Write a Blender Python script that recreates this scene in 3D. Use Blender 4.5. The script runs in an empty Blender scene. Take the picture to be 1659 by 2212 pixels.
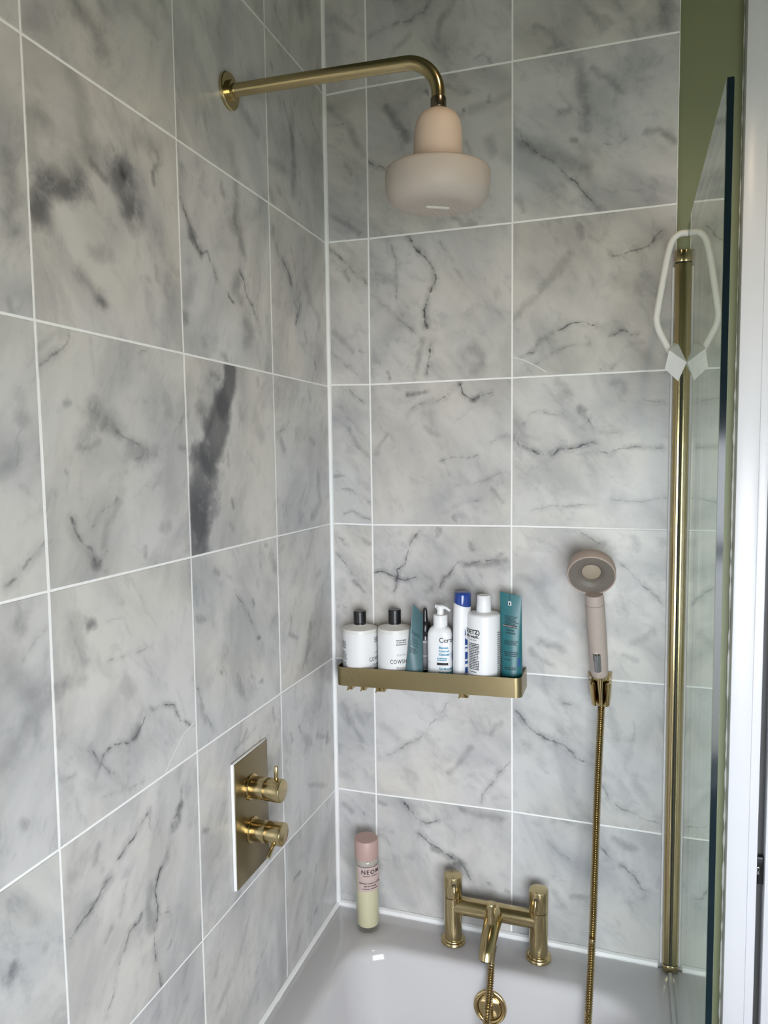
import bpy, bmesh, math, random
from mathutils import Vector, Matrix, Euler, noise as mnoise

random.seed(7)
SC = bpy.context.scene
COL = SC.collection
ZO = 1.13            # heights below are measured from a tile joint 1.13 m above the floor

# ---------------------------------------------------------------- camera
cam_d = bpy.data.cameras.new('camera')
cam = bpy.data.objects.new('camera', cam_d)
COL.objects.link(cam)
cam.location = (0.6266, -1.5085, 0.4576 + ZO)
cam.rotation_euler = (1.4920, 0.0123, 0.3202)
cam_d.sensor_fit = 'HORIZONTAL'
cam_d.sensor_width = 36.0
cam_d.lens = 1586.34 / 1659.0 * 36.0
cam_d.clip_start = 0.02
SC.camera = cam

# ---------------------------------------------------------------- daylight
WIN = (0.48, 1.74, 0.66, 1.66)          # window in the rear wall: x0, x1, z0, z1 above the floor
REAR_Y = -2.00
world = bpy.data.worlds.new('daylight')
SC.world = world
world.use_nodes = True
wn = world.node_tree
bgd = wn.nodes['Background']
bgd.inputs['Strength'].default_value = 18.0
_t = wn.nodes.new('ShaderNodeTexCoord')              # overcast sky above the horizon, darker ground below it
_s = wn.nodes.new('ShaderNodeSeparateXYZ')
_r = wn.nodes.new('ShaderNodeMapRange'); _r.interpolation_type = 'SMOOTHSTEP'
_r.inputs[1].default_value = -0.50; _r.inputs[2].default_value = -0.06
_m = wn.nodes.new('ShaderNodeMix'); _m.data_type = 'RGBA'
_m.inputs[6].default_value = (0.43, 0.405, 0.345, 1)   # ground
_m.inputs[7].default_value = (0.975, 0.94, 1.05, 1)  # sky
wn.links.new(_t.outputs['Generated'], _s.inputs[0]); wn.links.new(_s.outputs[2], _r.inputs[0])
wn.links.new(_r.outputs[0], _m.inputs[0]); wn.links.new(_m.outputs[2], bgd.inputs['Color'])
pl = bpy.data.lights.new('window_daylight', 'AREA')
pl.shape = 'RECTANGLE'
pl.size = WIN[1] - WIN[0]
pl.size_y = WIN[3] - WIN[2]
pl.cycles.is_portal = True
po = bpy.data.objects.new('window_daylight', pl)
COL.objects.link(po)
po.location = ((WIN[0] + WIN[1]) / 2, REAR_Y - 0.10, (WIN[2] + WIN[3]) / 2)
po.rotation_euler = (math.radians(90), 0, 0)     # shines towards +y

# warm recessed downlight in the ceiling over the bath side of the room
dl = bpy.data.lights.new('downlight', 'SPOT')
dl.energy = 9.0; dl.color = (1.0, 0.74, 0.50); dl.spot_size = math.radians(126); dl.spot_blend = 0.35; dl.shadow_soft_size = 0.035
dlo = bpy.data.objects.new('downlight', dl)
COL.objects.link(dlo)
dlo.location = (0.80, -0.80, 2.64)

SC.view_settings.view_transform = 'Standard'
SC.view_settings.look = 'None'
SC.view_settings.gamma = 1.0
SC.view_settings.use_curve_mapping = False
SC.view_settings.exposure = 0.0
SC.cycles.use_denoising = True
SC.cycles.max_bounces = 10
SC.cycles.caustics_reflective = False
SC.cycles.diffuse_bounces = 5
SC.cycles.glossy_bounces = 6
SC.cycles.transparent_max_bounces = 12
SC.cycles.sample_clamp_indirect = 6.0


# ---------------------------------------------------------------- mesh helpers
class MB:
    """collects verts and faces in room coordinates"""
    def __init__(s, M=None):
        s.v = []; s.f = []; s.M = M

    def add(s, vs, fs, M=None):
        b = len(s.v)
        m = M if M is not None else s.M
        for p in vs:
            p = Vector(p)
            s.v.append(m @ p if m is not None else p)
        s.f += [tuple(i + b for i in f) for f in fs]
        return s

    def box(s, x0, x1, y0, y1, z0, z1, bev=0.0, seg=2, M=None):
        if bev <= 0:
            vs = [(x, y, z) for z in (z0, z1) for y in (y0, y1) for x in (x0, x1)]
            return s.add(vs, [(0, 2, 3, 1), (4, 5, 7, 6), (0, 1, 5, 4), (2, 6, 7, 3), (0, 4, 6, 2), (1, 3, 7, 5)], M)
        bm = bmesh.new()
        bmesh.ops.create_cube(bm, size=1.0)
        for w in bm.verts:
            w.co = Vector(((x0 + x1) / 2 + w.co.x * (x1 - x0), (y0 + y1) / 2 + w.co.y * (y1 - y0), (z0 + z1) / 2 + w.co.z * (z1 - z0)))
        bmesh.ops.bevel(bm, geom=bm.edges[:], offset=bev, segments=seg, affect='EDGES', profile=0.5)
        bm.verts.index_update()
        s.add([w.co.copy() for w in bm.verts], [tuple(q.index for q in fc.verts) for fc in bm.faces], M)
        bm.free()
        return s

    def lathe(s, prof, o, axis=(0, 0, 1), n=32, sx=1.0, sy=1.0, M=None):
        """prof: (radius, height) pairs from bottom to top; r 0 closes"""
        ax = Vector(axis).normalized()
        q = Vector((0, 0, 1)).rotation_difference(ax).to_matrix()
        o = Vector(o)
        vs = []; rings = []
        for r, h in prof:
            if r < 1e-7:
                rings.append([len(vs)]); vs.append(o + q @ Vector((0, 0, h)))
            else:
                rings.append(list(range(len(vs), len(vs) + n)))
                for i in range(n):
                    a = 2 * math.pi * i / n
                    vs.append(o + q @ Vector((r * sx * math.cos(a), r * sy * math.sin(a), h)))
        fs = []
        for a, b in zip(rings, rings[1:]):
            if len(a) == 1 and len(b) == 1: continue
            for i in range(n):
                j = (i + 1) % n
                if len(a) == 1: fs.append((a[0], b[j], b[i]))
                elif len(b) == 1: fs.append((a[i], a[j], b[0]))
                else: fs.append((a[i], a[j], b[j], b[i]))
        return s.add(vs, fs, M)

    def cyl(s, r, a, b, bev=0.001, n=32, M=None):
        a, b = Vector(a), Vector(b)
        L = (b - a).length
        e = min(bev, r * .6, L * .45)
        return s.lathe([(0, 0), (r - e, 0), (r - e * .3, e * .3), (r, e), (r, L - e), (r - e * .3, L - e * .3), (r - e, L), (0, L)], a, b - a, n, M=M)

    def tube(s, pts, rad, n=16, caps=True, flat=1.0, M=None):
        pts = [Vector(p) for p in pts]
        R = rad if isinstance(rad, (list, tuple)) else [rad] * len(pts)
        t0 = (pts[1] - pts[0]).normalized()
        up = Vector((0, 0, 1)) if abs(t0.z) < 0.9 else Vector((1, 0, 0))
        nrm = (up - t0 * up.dot(t0)).normalized()
        vs = []; fs = []
        for k, p in enumerate(pts):
            t = (pts[min(k + 1, len(pts) - 1)] - pts[max(k - 1, 0)]).normalized()
            nrm = (nrm - t * nrm.dot(t)).normalized()
            bi = t.cross(nrm)
            for i in range(n):
                a = 2 * math.pi * i / n
                vs.append(p + nrm * (R[k] * math.cos(a)) + bi * (R[k] * flat * math.sin(a)))
        for k in range(len(pts) - 1):
            for i in range(n):
                j = (i + 1) % n
                fs.append((k * n + i, k * n + j, (k + 1) * n + j, (k + 1) * n + i))
        if caps:
            fs.append(tuple(range(n - 1, -1, -1)))
            fs.append(tuple(range((len(pts) - 1) * n, len(pts) * n)))
        return s.add(vs, fs, M)

    def loft(s, rings, cap0=True, cap1=True, closed=True, M=None):
        n = len(rings[0]); vs = [p for r in rings for p in r]; fs = []
        for k in range(len(rings) - 1):
            for i in range(n if closed else n - 1):
                j = (i + 1) % n
                fs.append((k * n + i, k * n + j, (k + 1) * n + j, (k + 1) * n + i))
        if cap0: fs.append(tuple(range(n - 1, -1, -1)))
        if cap1: fs.append(tuple(range((len(rings) - 1) * n, len(rings) * n)))
        return s.add(vs, fs, M)


def spline(pts, m=10):
    """Catmull-Rom through pts"""
    P = [Vector(p) for p in pts]
    P = [2 * P[0] - P[1]] + P + [2 * P[-1] - P[-2]]
    out = []
    for i in range(1, len(P) - 2):
        a, b, c, d = P[i - 1:i + 3]
        for k in range(m):
            t = k / m
            out.append(0.5 * ((2 * b) + (c - a) * t + (2 * a - 5 * b + 4 * c - d) * t * t + (3 * b - a - 3 * c + d) * t ** 3))
    out.append(P[-2].copy())
    return out


def resample(pts, step):
    pts = [Vector(p) for p in pts]
    out = [pts[0].copy()]; need = step
    for a, b in zip(pts, pts[1:]):
        L = (b - a).length; at = 0.0
        while L - at >= need:
            at += need
            out.append(a.lerp(b, at / L)); need = step
        need -= L - at
    return out


def props(o, label=None, cat=None, group=None, kind=None):
    if label: o['label'] = label
    if cat: o['category'] = cat
    if group: o['group'] = group
    if kind: o['kind'] = kind
    return o


def thing(name, label, cat, loc, group=None):
    o = bpy.data.objects.new(name, None)
    o.empty_display_size = 0.02
    COL.objects.link(o)
    o.location = Vector(loc) + Vector((0, 0, ZO))
    ROOTLOC[o.name] = o.location.copy()
    return props(o, label, cat, group)


ROOTLOC = {}


def root_of(o):
    while o.parent is not None: o = o.parent
    return o


def make(name, mb, mat, parent=None, sharp=40, smooth=True):
    """ONE mesh object; room coordinates in, coordinates local to its thing stored"""
    off = Vector((0, 0, ZO))
    if parent is not None:
        off = off - ROOTLOC.get(root_of(parent).name, Vector((0, 0, 0)))
    me = bpy.data.meshes.new(name)
    me.from_pydata([(p + off)[:] for p in mb.v], [], mb.f)
    me.validate()
    bm = bmesh.new(); bm.from_mesh(me)
    bmesh.ops.recalc_face_normals(bm, faces=bm.faces[:])
    bm.to_mesh(me); bm.free()
    if smooth:
        me.polygons.foreach_set('use_smooth', [True] * len(me.polygons))
        me.set_sharp_from_angle(angle=math.radians(sharp))
    me.materials.append(mat)
    o = bpy.data.objects.new(name, me)
    COL.objects.link(o)
    if parent is not None: o.parent = parent
    return o


# ---------------------------------------------------------------- materials
def new_mat(name):
    m = bpy.data.materials.new(name); m.use_nodes = True
    return m, m.node_tree, m.node_tree.nodes['Principled BSDF']


def nd(nt, typ, **kw):
    n = nt.nodes.new(typ)
    for k, v in kw.items(): setattr(n, k, v)
    return n


def lk(nt, a, b): nt.links.new(a, b)


def mth(nt, op, a, b=None, c=None, clamp=False):
    n = nt.nodes.new('ShaderNodeMath'); n.operation = op; n.use_clamp = clamp
    for i, x in enumerate((a, b, c)):
        if x is None: continue
        if isinstance(x, (int, float)): n.inputs[i].default_value = x
        else: nt.links.new(x, n.inputs[i])
    return n.outputs[0]


def vmth(nt, op, a, b=None, scale=None):
    n = nt.nodes.new('ShaderNodeVectorMath'); n.operation = op
    for i, x in enumerate((a, b)):
        if x is None: continue
        if isinstance(x, (tuple, list)): n.inputs[i].default_value = x
        else: nt.links.new(x, n.inputs[i])
    if scale is not None:
        if isinstance(scale, (int, float)): n.inputs['Scale'].default_value = scale
        else: nt.links.new(scale, n.inputs['Scale'])
    return n.outputs['Value'] if op in ('LENGTH', 'DOT_PRODUCT', 'DISTANCE') else n.outputs['Vector']


def simple(name, col, rough=0.5, metal=0.0, var=0.06, scale=40.0, bump=0.0, bscale=300.0, spec=0.5, coat=0.0, stretch=None, sss=0.0):
    """principled with a noise-varied base colour and optional fine relief"""
    m, nt, b = new_mat(name)
    tc = nd(nt, 'ShaderNodeTexCoord')
    vec = tc.outputs['Object']
    if stretch:
        vec = vmth(nt, 'MULTIPLY', vec, stretch)
    nz = nd(nt, 'ShaderNodeTexNoise'); nz.inputs['Scale'].default_value = scale; nz.inputs['Detail'].default_value = 4
    lk(nt, vec, nz.inputs['Vector'])
    mx = nd(nt, 'ShaderNodeMix', data_type='RGBA')
    lk(nt, nz.outputs['Fac'], mx.inputs[0])
    mx.inputs[6].default_value = (*[c * (1 - var) for c in col], 1)
    mx.inputs[7].default_value = (*[min(1, c * (1 + var)) for c in col], 1)
    lk(nt, mx.outputs[2], b.inputs['Base Color'])
    b.inputs['Roughness'].default_value = rough
    b.inputs['Metallic'].default_value = metal
    b.inputs['Specular IOR Level'].default_value = spec
    if coat: b.inputs['Coat Weight'].default_value = coat
    if sss:
        b.inputs['Subsurface Weight'].default_value = sss
        b.inputs['Subsurface Radius'].default_value = (.01, .008, .005)
        b.inputs['Subsurface Scale'].default_value = 0.5
    if bump:
        n2 = nd(nt, 'ShaderNodeTexNoise'); n2.inputs['Scale'].default_value = bscale; n2.inputs['Detail'].default_value = 3
        lk(nt, vec, n2.inputs['Vector'])
        bp = nd(nt, 'ShaderNodeBump'); bp.inputs['Strength'].default_value = bump; bp.inputs['Distance'].default_value = 0.001
        lk(nt, n2.outputs['Fac'], bp.inputs['Height']); lk(nt, bp.outputs[0], b.inputs['Normal'])
    return m


M = {}
BR = (0.53, 0.43, 0.235)
M['brass'] = simple('satin_brass', BR, .20, 1.0, .05, 30, .03, 500)
M['brass_plate'] = simple('brushed_brass_plate', (0.27, 0.218, 0.125), .30, 1.0, .06, 60, .05, 900, stretch=(1, .06, 1))
M['brass_shelf'] = simple('shelf_brass', (0.31, 0.25, 0.135), .34, 1.0, .07, 50, .03, 500)
M['brass_polish'] = simple('polished_brass', (0.52, 0.40, 0.20), .12, 1.0, .04, 30)
M['brass_hose'] = simple('hose_brass', (0.42, 0.335, 0.19), .20, 1.0, .04, 30)
M['nozzle_pale'] = simple('pale_nozzle_rubber', (0.33, 0.28, 0.245), .6)
M['bronze'] = simple('bronze_nut', (0.24, 0.19, 0.15), .25, 1.0, .08, 60)
M['chrome'] = simple('chrome', (0.45, 0.45, 0.46), .06, 1.0, .03)
M['grout'] = simple('white_grout', (0.88, 0.88, 0.87), .85, 0, .05, 120, .2, 600)
M['caulk'] = simple('white_silicone', (0.86, 0.86, 0.85), .45, 0, .03, 60, .1, 150)
M['green'] = simple('sage_green_paint', (0.190, 0.210, 0.115), .55, 0, .05, 12, .05, 250)
M['ceiling'] = simple('ceiling_paint', (0.09, 0.10, 0.065), .8, 0, .03, 10)
M['white_gloss'] = simple('white_gloss_paint', (0.74, 0.745, 0.775), .30, 0, .02, 15, .04, 120)
M['offwhite'] = simple('offwhite_wall_paint', (0.50, 0.49, 0.485), .5, 0, .03, 12, .05, 200)
M['dark_gap'] = simple('shade_and_gasket_black', (0.02, 0.02, 0.02), .8)  # near-black paints the shade in grooves and tap holes; also gasket and mark
M['shaded_rebate'] = simple('rebate_shade_grey', (0.07, 0.07, 0.07), .6)  # dark grey carries the shade inside the door gap
M['black_metal'] = simple('black_latch', (0.015, 0.015, 0.016), .25, .3)
M['floor'] = simple('floor_vinyl', (0.34, 0.335, 0.33), .4, 0, .08, 6)
M['acrylic'] = simple('bath_acrylic', (0.58, 0.565, 0.57), .12, 0, .01, 10, coat=.3)
M['edge'] = simple('polished_glass_edge', (0.006, 0.012, 0.016), .10, 0, .1, 20, spec=.35)
M['seal'] = simple('clear_vinyl_seal', (0.60, 0.60, 0.62), .25)
M['white_coat'] = simple('white_coated_metal', (0.82, 0.80, 0.77), .38, 0, .02)
M['blush'] = simple('blush_plastic', (0.60, 0.475, 0.385), .55, 0, .03, 60, .06, 1500)
M['taupe'] = simple('taupe_plastic', (0.42, 0.35, 0.31), .50, 0, .03, 60, .05, 1500)
M['taupe_dark'] = simple('taupe_spray_face', (0.17, 0.145, 0.122), .5, 0, .05, 60)
M['disc_shaded'] = simple('shaded_disc_plastic', (0.45, 0.39, 0.345), .55, 0, .03, 60, .06, 1500)  # darker than the neck: the weaker light on the disc is put into its colour
M['taupe_head'] = simple('rosy_taupe_plastic', (0.44, 0.345, 0.295), .50, 0, .03, 60, .05, 1500)
M['taupe_mid'] = simple('tan_centre', (0.36, 0.29, 0.22), .45, 0, .05, 60)
M['taupe_rim'] = simple('pale_button_rim', (0.62, 0.54, 0.48), .45)
M['embossed'] = simple('embossed_white', (0.62, 0.63, 0.64), .4)
M['pale_neck'] = simple('frosted_neck', (0.52, 0.46, 0.42), .3)
M['nozzle'] = simple('nozzle_rubber', (0.10, 0.08, 0.068), .6)
M['pale'] = simple('pale_insert', (0.50, 0.475, 0.45), .35)
M['white_plastic'] = simple('white_plastic', (0.80, 0.81, 0.82), .32, 0, .02, 30)
M['cream_plastic'] = simple('milky_bottle', (0.74, 0.73, 0.69), .35, 0, .02, 30)
M['label_white'] = simple('white_label', (0.78, 0.78, 0.78), .5, 0, .01)
M['black_plastic'] = simple('black_plastic', (0.010, 0.010, 0.011), .28, 0, .1)
M['dark_bottle'] = simple('smoky_bottle', (0.03, 0.03, 0.033), .12, 0, .1)
M['grey_label'] = simple('grey_label', (0.16, 0.16, 0.165), .5)
M['blue'] = simple('blue_cap', (0.008, 0.045, 0.26), .18, 0, .08, coat=.4)
M['blue_label'] = simple('blue_label', (0.02, 0.07, 0.27), .35)
M['teal_grey'] = simple('grey_teal_tube', (0.085, 0.165, 0.185), .42, 0, .06, 30)
M['teal'] = simple('deep_teal_tube', (0.012, 0.125, 0.145), .36, 0, .08, 30)
M['ink'] = simple('black_ink', (0.012, 0.012, 0.012), .6)
M['ink_grey'] = simple('grey_ink', (0.16, 0.16, 0.16), .6)
M['ink_blue'] = simple('blue_ink', (0.03, 0.26, 0.40), .6)
M['ink_teal'] = simple('dark_teal_ink', (0.008, 0.035, 0.045), .6)
M['ink_white'] = simple('white_ink', (0.7, 0.7, 0.7), .6)
M['pink_cap'] = simple('pink_cap', (0.50, 0.335, 0.30), .45, 0, .02)
M['pink_label'] = simple('pink_label', (0.56, 0.43, 0.40), .5, 0, .02)
M['cream_fluid'] = simple('cream_fluid', (0.74, 0.68, 0.46), .35, 0, .02)


def glass_pane_mat(name, tint, f0=0.04):
    """clear architectural glass: Schlick mix of see-through and mirror, the same from every side"""
    m, nt, b = new_mat(name)
    nt.nodes.remove(b)
    out = nt.nodes['Material Output']
    g = nd(nt, 'ShaderNodeNewGeometry')
    c = mth(nt, 'ABSOLUTE', vmth(nt, 'DOT_PRODUCT', g.outputs['Incoming'], g.outputs['Normal']))
    k = mth(nt, 'POWER', mth(nt, 'SUBTRACT', 1.0, c, clamp=True), 5.0)
    fr = mth(nt, 'MULTIPLY_ADD', k, 1 - f0, f0)
    tr = nd(nt, 'ShaderNodeBsdfTransparent'); tr.inputs[0].default_value = (*tint, 1)
    gl = nd(nt, 'ShaderNodeBsdfGlossy'); gl.inputs['Roughness'].default_value = 0.0
    gl.inputs[0].default_value = (.97, 1, .98, 1)
    mx = nd(nt, 'ShaderNodeMixShader')
    lk(nt, fr, mx.inputs[0]); lk(nt, tr.outputs[0], mx.inputs[1]); lk(nt, gl.outputs[0], mx.inputs[2])
    lk(nt, mx.outputs[0], out.inputs[0])
    return m


M['glass'] = glass_pane_mat('clear_screen_glass', (.93, .97, .95))
M['bottle_glass'] = glass_pane_mat('clear_bottle_glass', (.95, .96, .95), 0.05)

# water-spotted brass for the shelf front
nt = M['brass_shelf'].node_tree
b = nt.nodes['Principled BSDF']
tc = nd(nt, 'ShaderNodeTexCoord')
vo = nd(nt, 'ShaderNodeTexVoronoi'); vo.inputs['Scale'].default_value = 150
lk(nt, tc.outputs['Object'], vo.inputs['Vector'])
spot = mth(nt, 'LESS_THAN', mth(nt, 'ABSOLUTE', mth(nt, 'SUBTRACT', vo.outputs['Distance'], 0.33)), 0.05)
sx = nd(nt, 'ShaderNodeSeparateXYZ'); lk(nt, tc.outputs['Object'], sx.inputs[0])
mr = nd(nt, 'ShaderNodeMapRange'); mr.inputs[1].default_value = -0.02; mr.inputs[2].default_value = -0.12
lk(nt, sx.outputs[0], mr.inputs[0])
n3 = nd(nt, 'ShaderNodeTexNoise'); n3.inputs['Scale'].default_value = 45; lk(nt, tc.outputs['Object'], n3.inputs['Vector'])
keep = mth(nt, 'GREATER_THAN', n3.outputs['Fac'], 0.5)
sf = mth(nt, 'MULTIPLY', mth(nt, 'MULTIPLY', spot, keep), mr.outputs[0])
lk(nt, mth(nt, 'MULTIPLY_ADD', sf, 0.3, 0.34), b.inputs['Roughness'])
src = b.inputs['Base Color'].links[0].from_socket
mx = nd(nt, 'ShaderNodeMix', data_type='RGBA')
lk(nt, mth(nt, 'MULTIPLY', sf, 0.5), mx.inputs[0]); lk(nt, src, mx.inputs[6]); mx.inputs[7].default_value = (.22, .16, .08, 1)
lk(nt, mx.outputs[2], b.inputs['Base Color'])


# ---- marble: shared groups, one material per tile (each tile has its own veins)
def group(name, ins, outs):
    g = bpy.data.node_groups.new(name, 'ShaderNodeTree')
    for n, t in ins: g.interface.new_socket(name=n, in_out='INPUT', socket_type=t)
    for n, t in outs: g.interface.new_socket(name=n, in_out='OUTPUT', socket_type=t)
    return g, g.nodes.new('NodeGroupInput'), g.nodes.new('NodeGroupOutput')


F, V3, C4 = 'NodeSocketFloat', 'NodeSocketVector', 'NodeSocketColor'
GSEG, gi, go = group('vein_segment', [('P', V3), ('A', V3), ('BA', V3), ('Inv', F)], [('D', F)])
pa = vmth(GSEG, 'SUBTRACT', gi.outputs['P'], gi.outputs['A'])
h = mth(GSEG, 'MULTIPLY', vmth(GSEG, 'DOT_PRODUCT', pa, gi.outputs['BA']), gi.outputs['Inv'], clamp=True)
lk(GSEG, vmth(GSEG, 'LENGTH', vmth(GSEG, 'SUBTRACT', pa, vmth(GSEG, 'SCALE', gi.outputs['BA'], scale=h))), go.inputs['D'])


def smooth(nt, d, w0, w1=0.0):
    n = nt.nodes.new('ShaderNodeMapRange'); n.interpolation_type = 'SMOOTHSTEP'
    nt.links.new(d, n.inputs[0])
    for i, x in ((1, w0), (2, w1)):
        if isinstance(x, (int, float)): n.inputs[i].default_value = x
        else: nt.links.new(x, n.inputs[i])
    n.inputs[3].default_value = 0.0; n.inputs[4].default_value = 1.0
    return n.outputs[0]


GV, gi, go = group('vein_line', [('Acc', F), ('D', F), ('W', F), ('S', F), ('N', F), ('N2', F)], [('Acc', F)])
core = smooth(GV, gi.outputs['D'], mth(GV, 'MULTIPLY', gi.outputs['W'], .34))
halo = smooth(GV, gi.outputs['D'], mth(GV, 'MULTIPLY', gi.outputs['W'], 1.5))
nn = mth(GV, 'MULTIPLY_ADD', gi.outputs['N'], 1.8, -.15, clamp=True)
fac = mth(GV, 'ADD', mth(GV, 'MULTIPLY', mth(GV, 'MULTIPLY', core, nn), .95), mth(GV, 'MULTIPLY', mth(GV, 'MULTIPLY', halo, gi.outputs['N2']), .62))
fac = mth(GV, 'MULTIPLY', fac, gi.outputs['S'])
lk(GV, mth(GV, 'MULTIPLY_ADD', fac, mth(GV, 'SUBTRACT', 1.0, gi.outputs['Acc']), gi.outputs['Acc']), go.inputs['Acc'])

GB, gi, go = group('vein_blotch', [('Acc', F), ('D', F), ('W', F), ('S', F), ('N', F), ('N2', F)], [('Acc', F)])
big = mth(GB, 'MULTIPLY', mth(GB, 'SUBTRACT', gi.outputs['S'], .78, clamp=True), 12.0, clamp=True)
wid = mth(GB, 'SUBTRACT', mth(GB, 'MULTIPLY_ADD', gi.outputs['N2'], mth(GB, 'MULTIPLY_ADD', big, -.33, .45), .68), mth(GB, 'MULTIPLY', big, .14))
core = smooth(GB, gi.outputs['D'], mth(GB, 'MULTIPLY', gi.outputs['W'], wid), mth(GB, 'MULTIPLY', mth(GB, 'MULTIPLY', gi.outputs['W'], big), .36))
nn = mth(GB, 'ADD', mth(GB, 'MULTIPLY', mth(GB, 'MULTIPLY_ADD', gi.outputs['N'], 1.3, .35), mth(GB, 'MULTIPLY_ADD', gi.outputs['N2'], .5, .65)), mth(GB, 'MULTIPLY', big, .35), clamp=True)
fac = mth(GB, 'MULTIPLY', mth(GB, 'MULTIPLY', core, nn), mth(GB, 'MULTIPLY', gi.outputs['S'], .95))
lk(GB, mth(GB, 'MULTIPLY_ADD', fac, mth(GB, 'SUBTRACT', 1.0, gi.outputs['Acc']), gi.outputs['Acc']), go.inputs['Acc'])

GM, gi, go = group('marble_ground', [('Pos', V3), ('Seed', V3), ('Dir', V3)], [('Color', C4), ('Warp', V3), ('N', F), ('N2', F), ('Fleck', F)])


def tnoise(nt, vec, scale, detail=4, rough=.55, dist=0.0):
    n = nt.nodes.new('ShaderNodeTexNoise')
    n.inputs['Scale'].default_value = scale; n.inputs['Detail'].default_value = detail
    n.inputs['Roughness'].default_value = rough; n.inputs['Distortion'].default_value = dist
    nt.links.new(vec, n.inputs['Vector'])
    return n


ps = vmth(GM, 'ADD', gi.outputs['Pos'], gi.outputs['Seed'])
w1 = vmth(GM, 'SCALE', vmth(GM, 'SUBTRACT', tnoise(GM, ps, 22, 3).outputs['Color'], (.5, .5, .5)), scale=.022)
w2 = vmth(GM, 'SCALE', vmth(GM, 'SUBTRACT', tnoise(GM, ps, 130, 4).outputs['Color'], (.5, .5, .5)), scale=.006)
lk(GM, vmth(GM, 'ADD', vmth(GM, 'ADD', gi.outputs['Pos'], w1), w2), go.inputs['Warp'])
lk(GM, tnoise(GM, ps, 75, 5, .65).outputs['Fac'], go.inputs['N'])
lk(GM, smooth(GM, tnoise(GM, ps, 34, 3, .6).outputs['Fac'], .30, .70), go.inputs['N2'])
rot = nd(GM, 'ShaderNodeVectorRotate', rotation_type='EULER_XYZ')
lk(GM, ps, rot.inputs['Vector']); lk(GM, gi.outputs['Dir'], rot.inputs['Rotation'])
st = vmth(GM, 'MULTIPLY', rot.outputs[0], (1.0, 1.0, .62))
cl = tnoise(GM, st, 9, 5, .55, .5).outputs['Fac']
cl2 = tnoise(GM, st, 34, 5, .6, .6).outputs['Fac']
rdg = mth(GM, 'ABSOLUTE', mth(GM, 'SUBTRACT', tnoise(GM, st, 7, 6, .6, 1.0).outputs['Fac'], .5))
rdg = mth(GM, 'MULTIPLY', smooth(GM, rdg, .05), mth(GM, 'MULTIPLY', smooth(GM, cl2, .42, .62), .22))
cf = mth(GM, 'ADD', mth(GM, 'MULTIPLY', smooth(GM, cl, .36, .72), .68), mth(GM, 'MULTIPLY', smooth(GM, cl2, .45, .78), .20))
cf = mth(GM, 'ADD', cf, rdg, clamp=True)
mx = nd(GM, 'ShaderNodeMix', data_type='RGBA'); lk(GM, cf, mx.inputs[0])
mx.inputs[6].default_value = (.610, .600, .582, 1); mx.inputs[7].default_value = (.325, .327, .335, 1)
tn = tnoise(GM, ps, 5, 2).outputs['Fac']
mt = nd(GM, 'ShaderNodeMix', data_type='RGBA'); mt.blend_type = 'MULTIPLY'; mt.inputs[0].default_value = 1.0
tc = nd(GM, 'ShaderNodeMix', data_type='RGBA'); lk(GM, smooth(GM, tn, .35, .65), tc.inputs[0])
tc.inputs[6].default_value = (1.0, .985, .955, 1); tc.inputs[7].default_value = (.985, .985, 1.0, 1)
lk(GM, mx.outputs[2], mt.inputs[6]); lk(GM, tc.outputs[2], mt.inputs[7])
lk(GM, mt.outputs[2], go.inputs['Color'])
fl = tnoise(GM, ps, 420, 2).outputs['Fac']
lk(GM, smooth(GM, fl, .70, .76), go.inputs['Fleck'])


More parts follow.
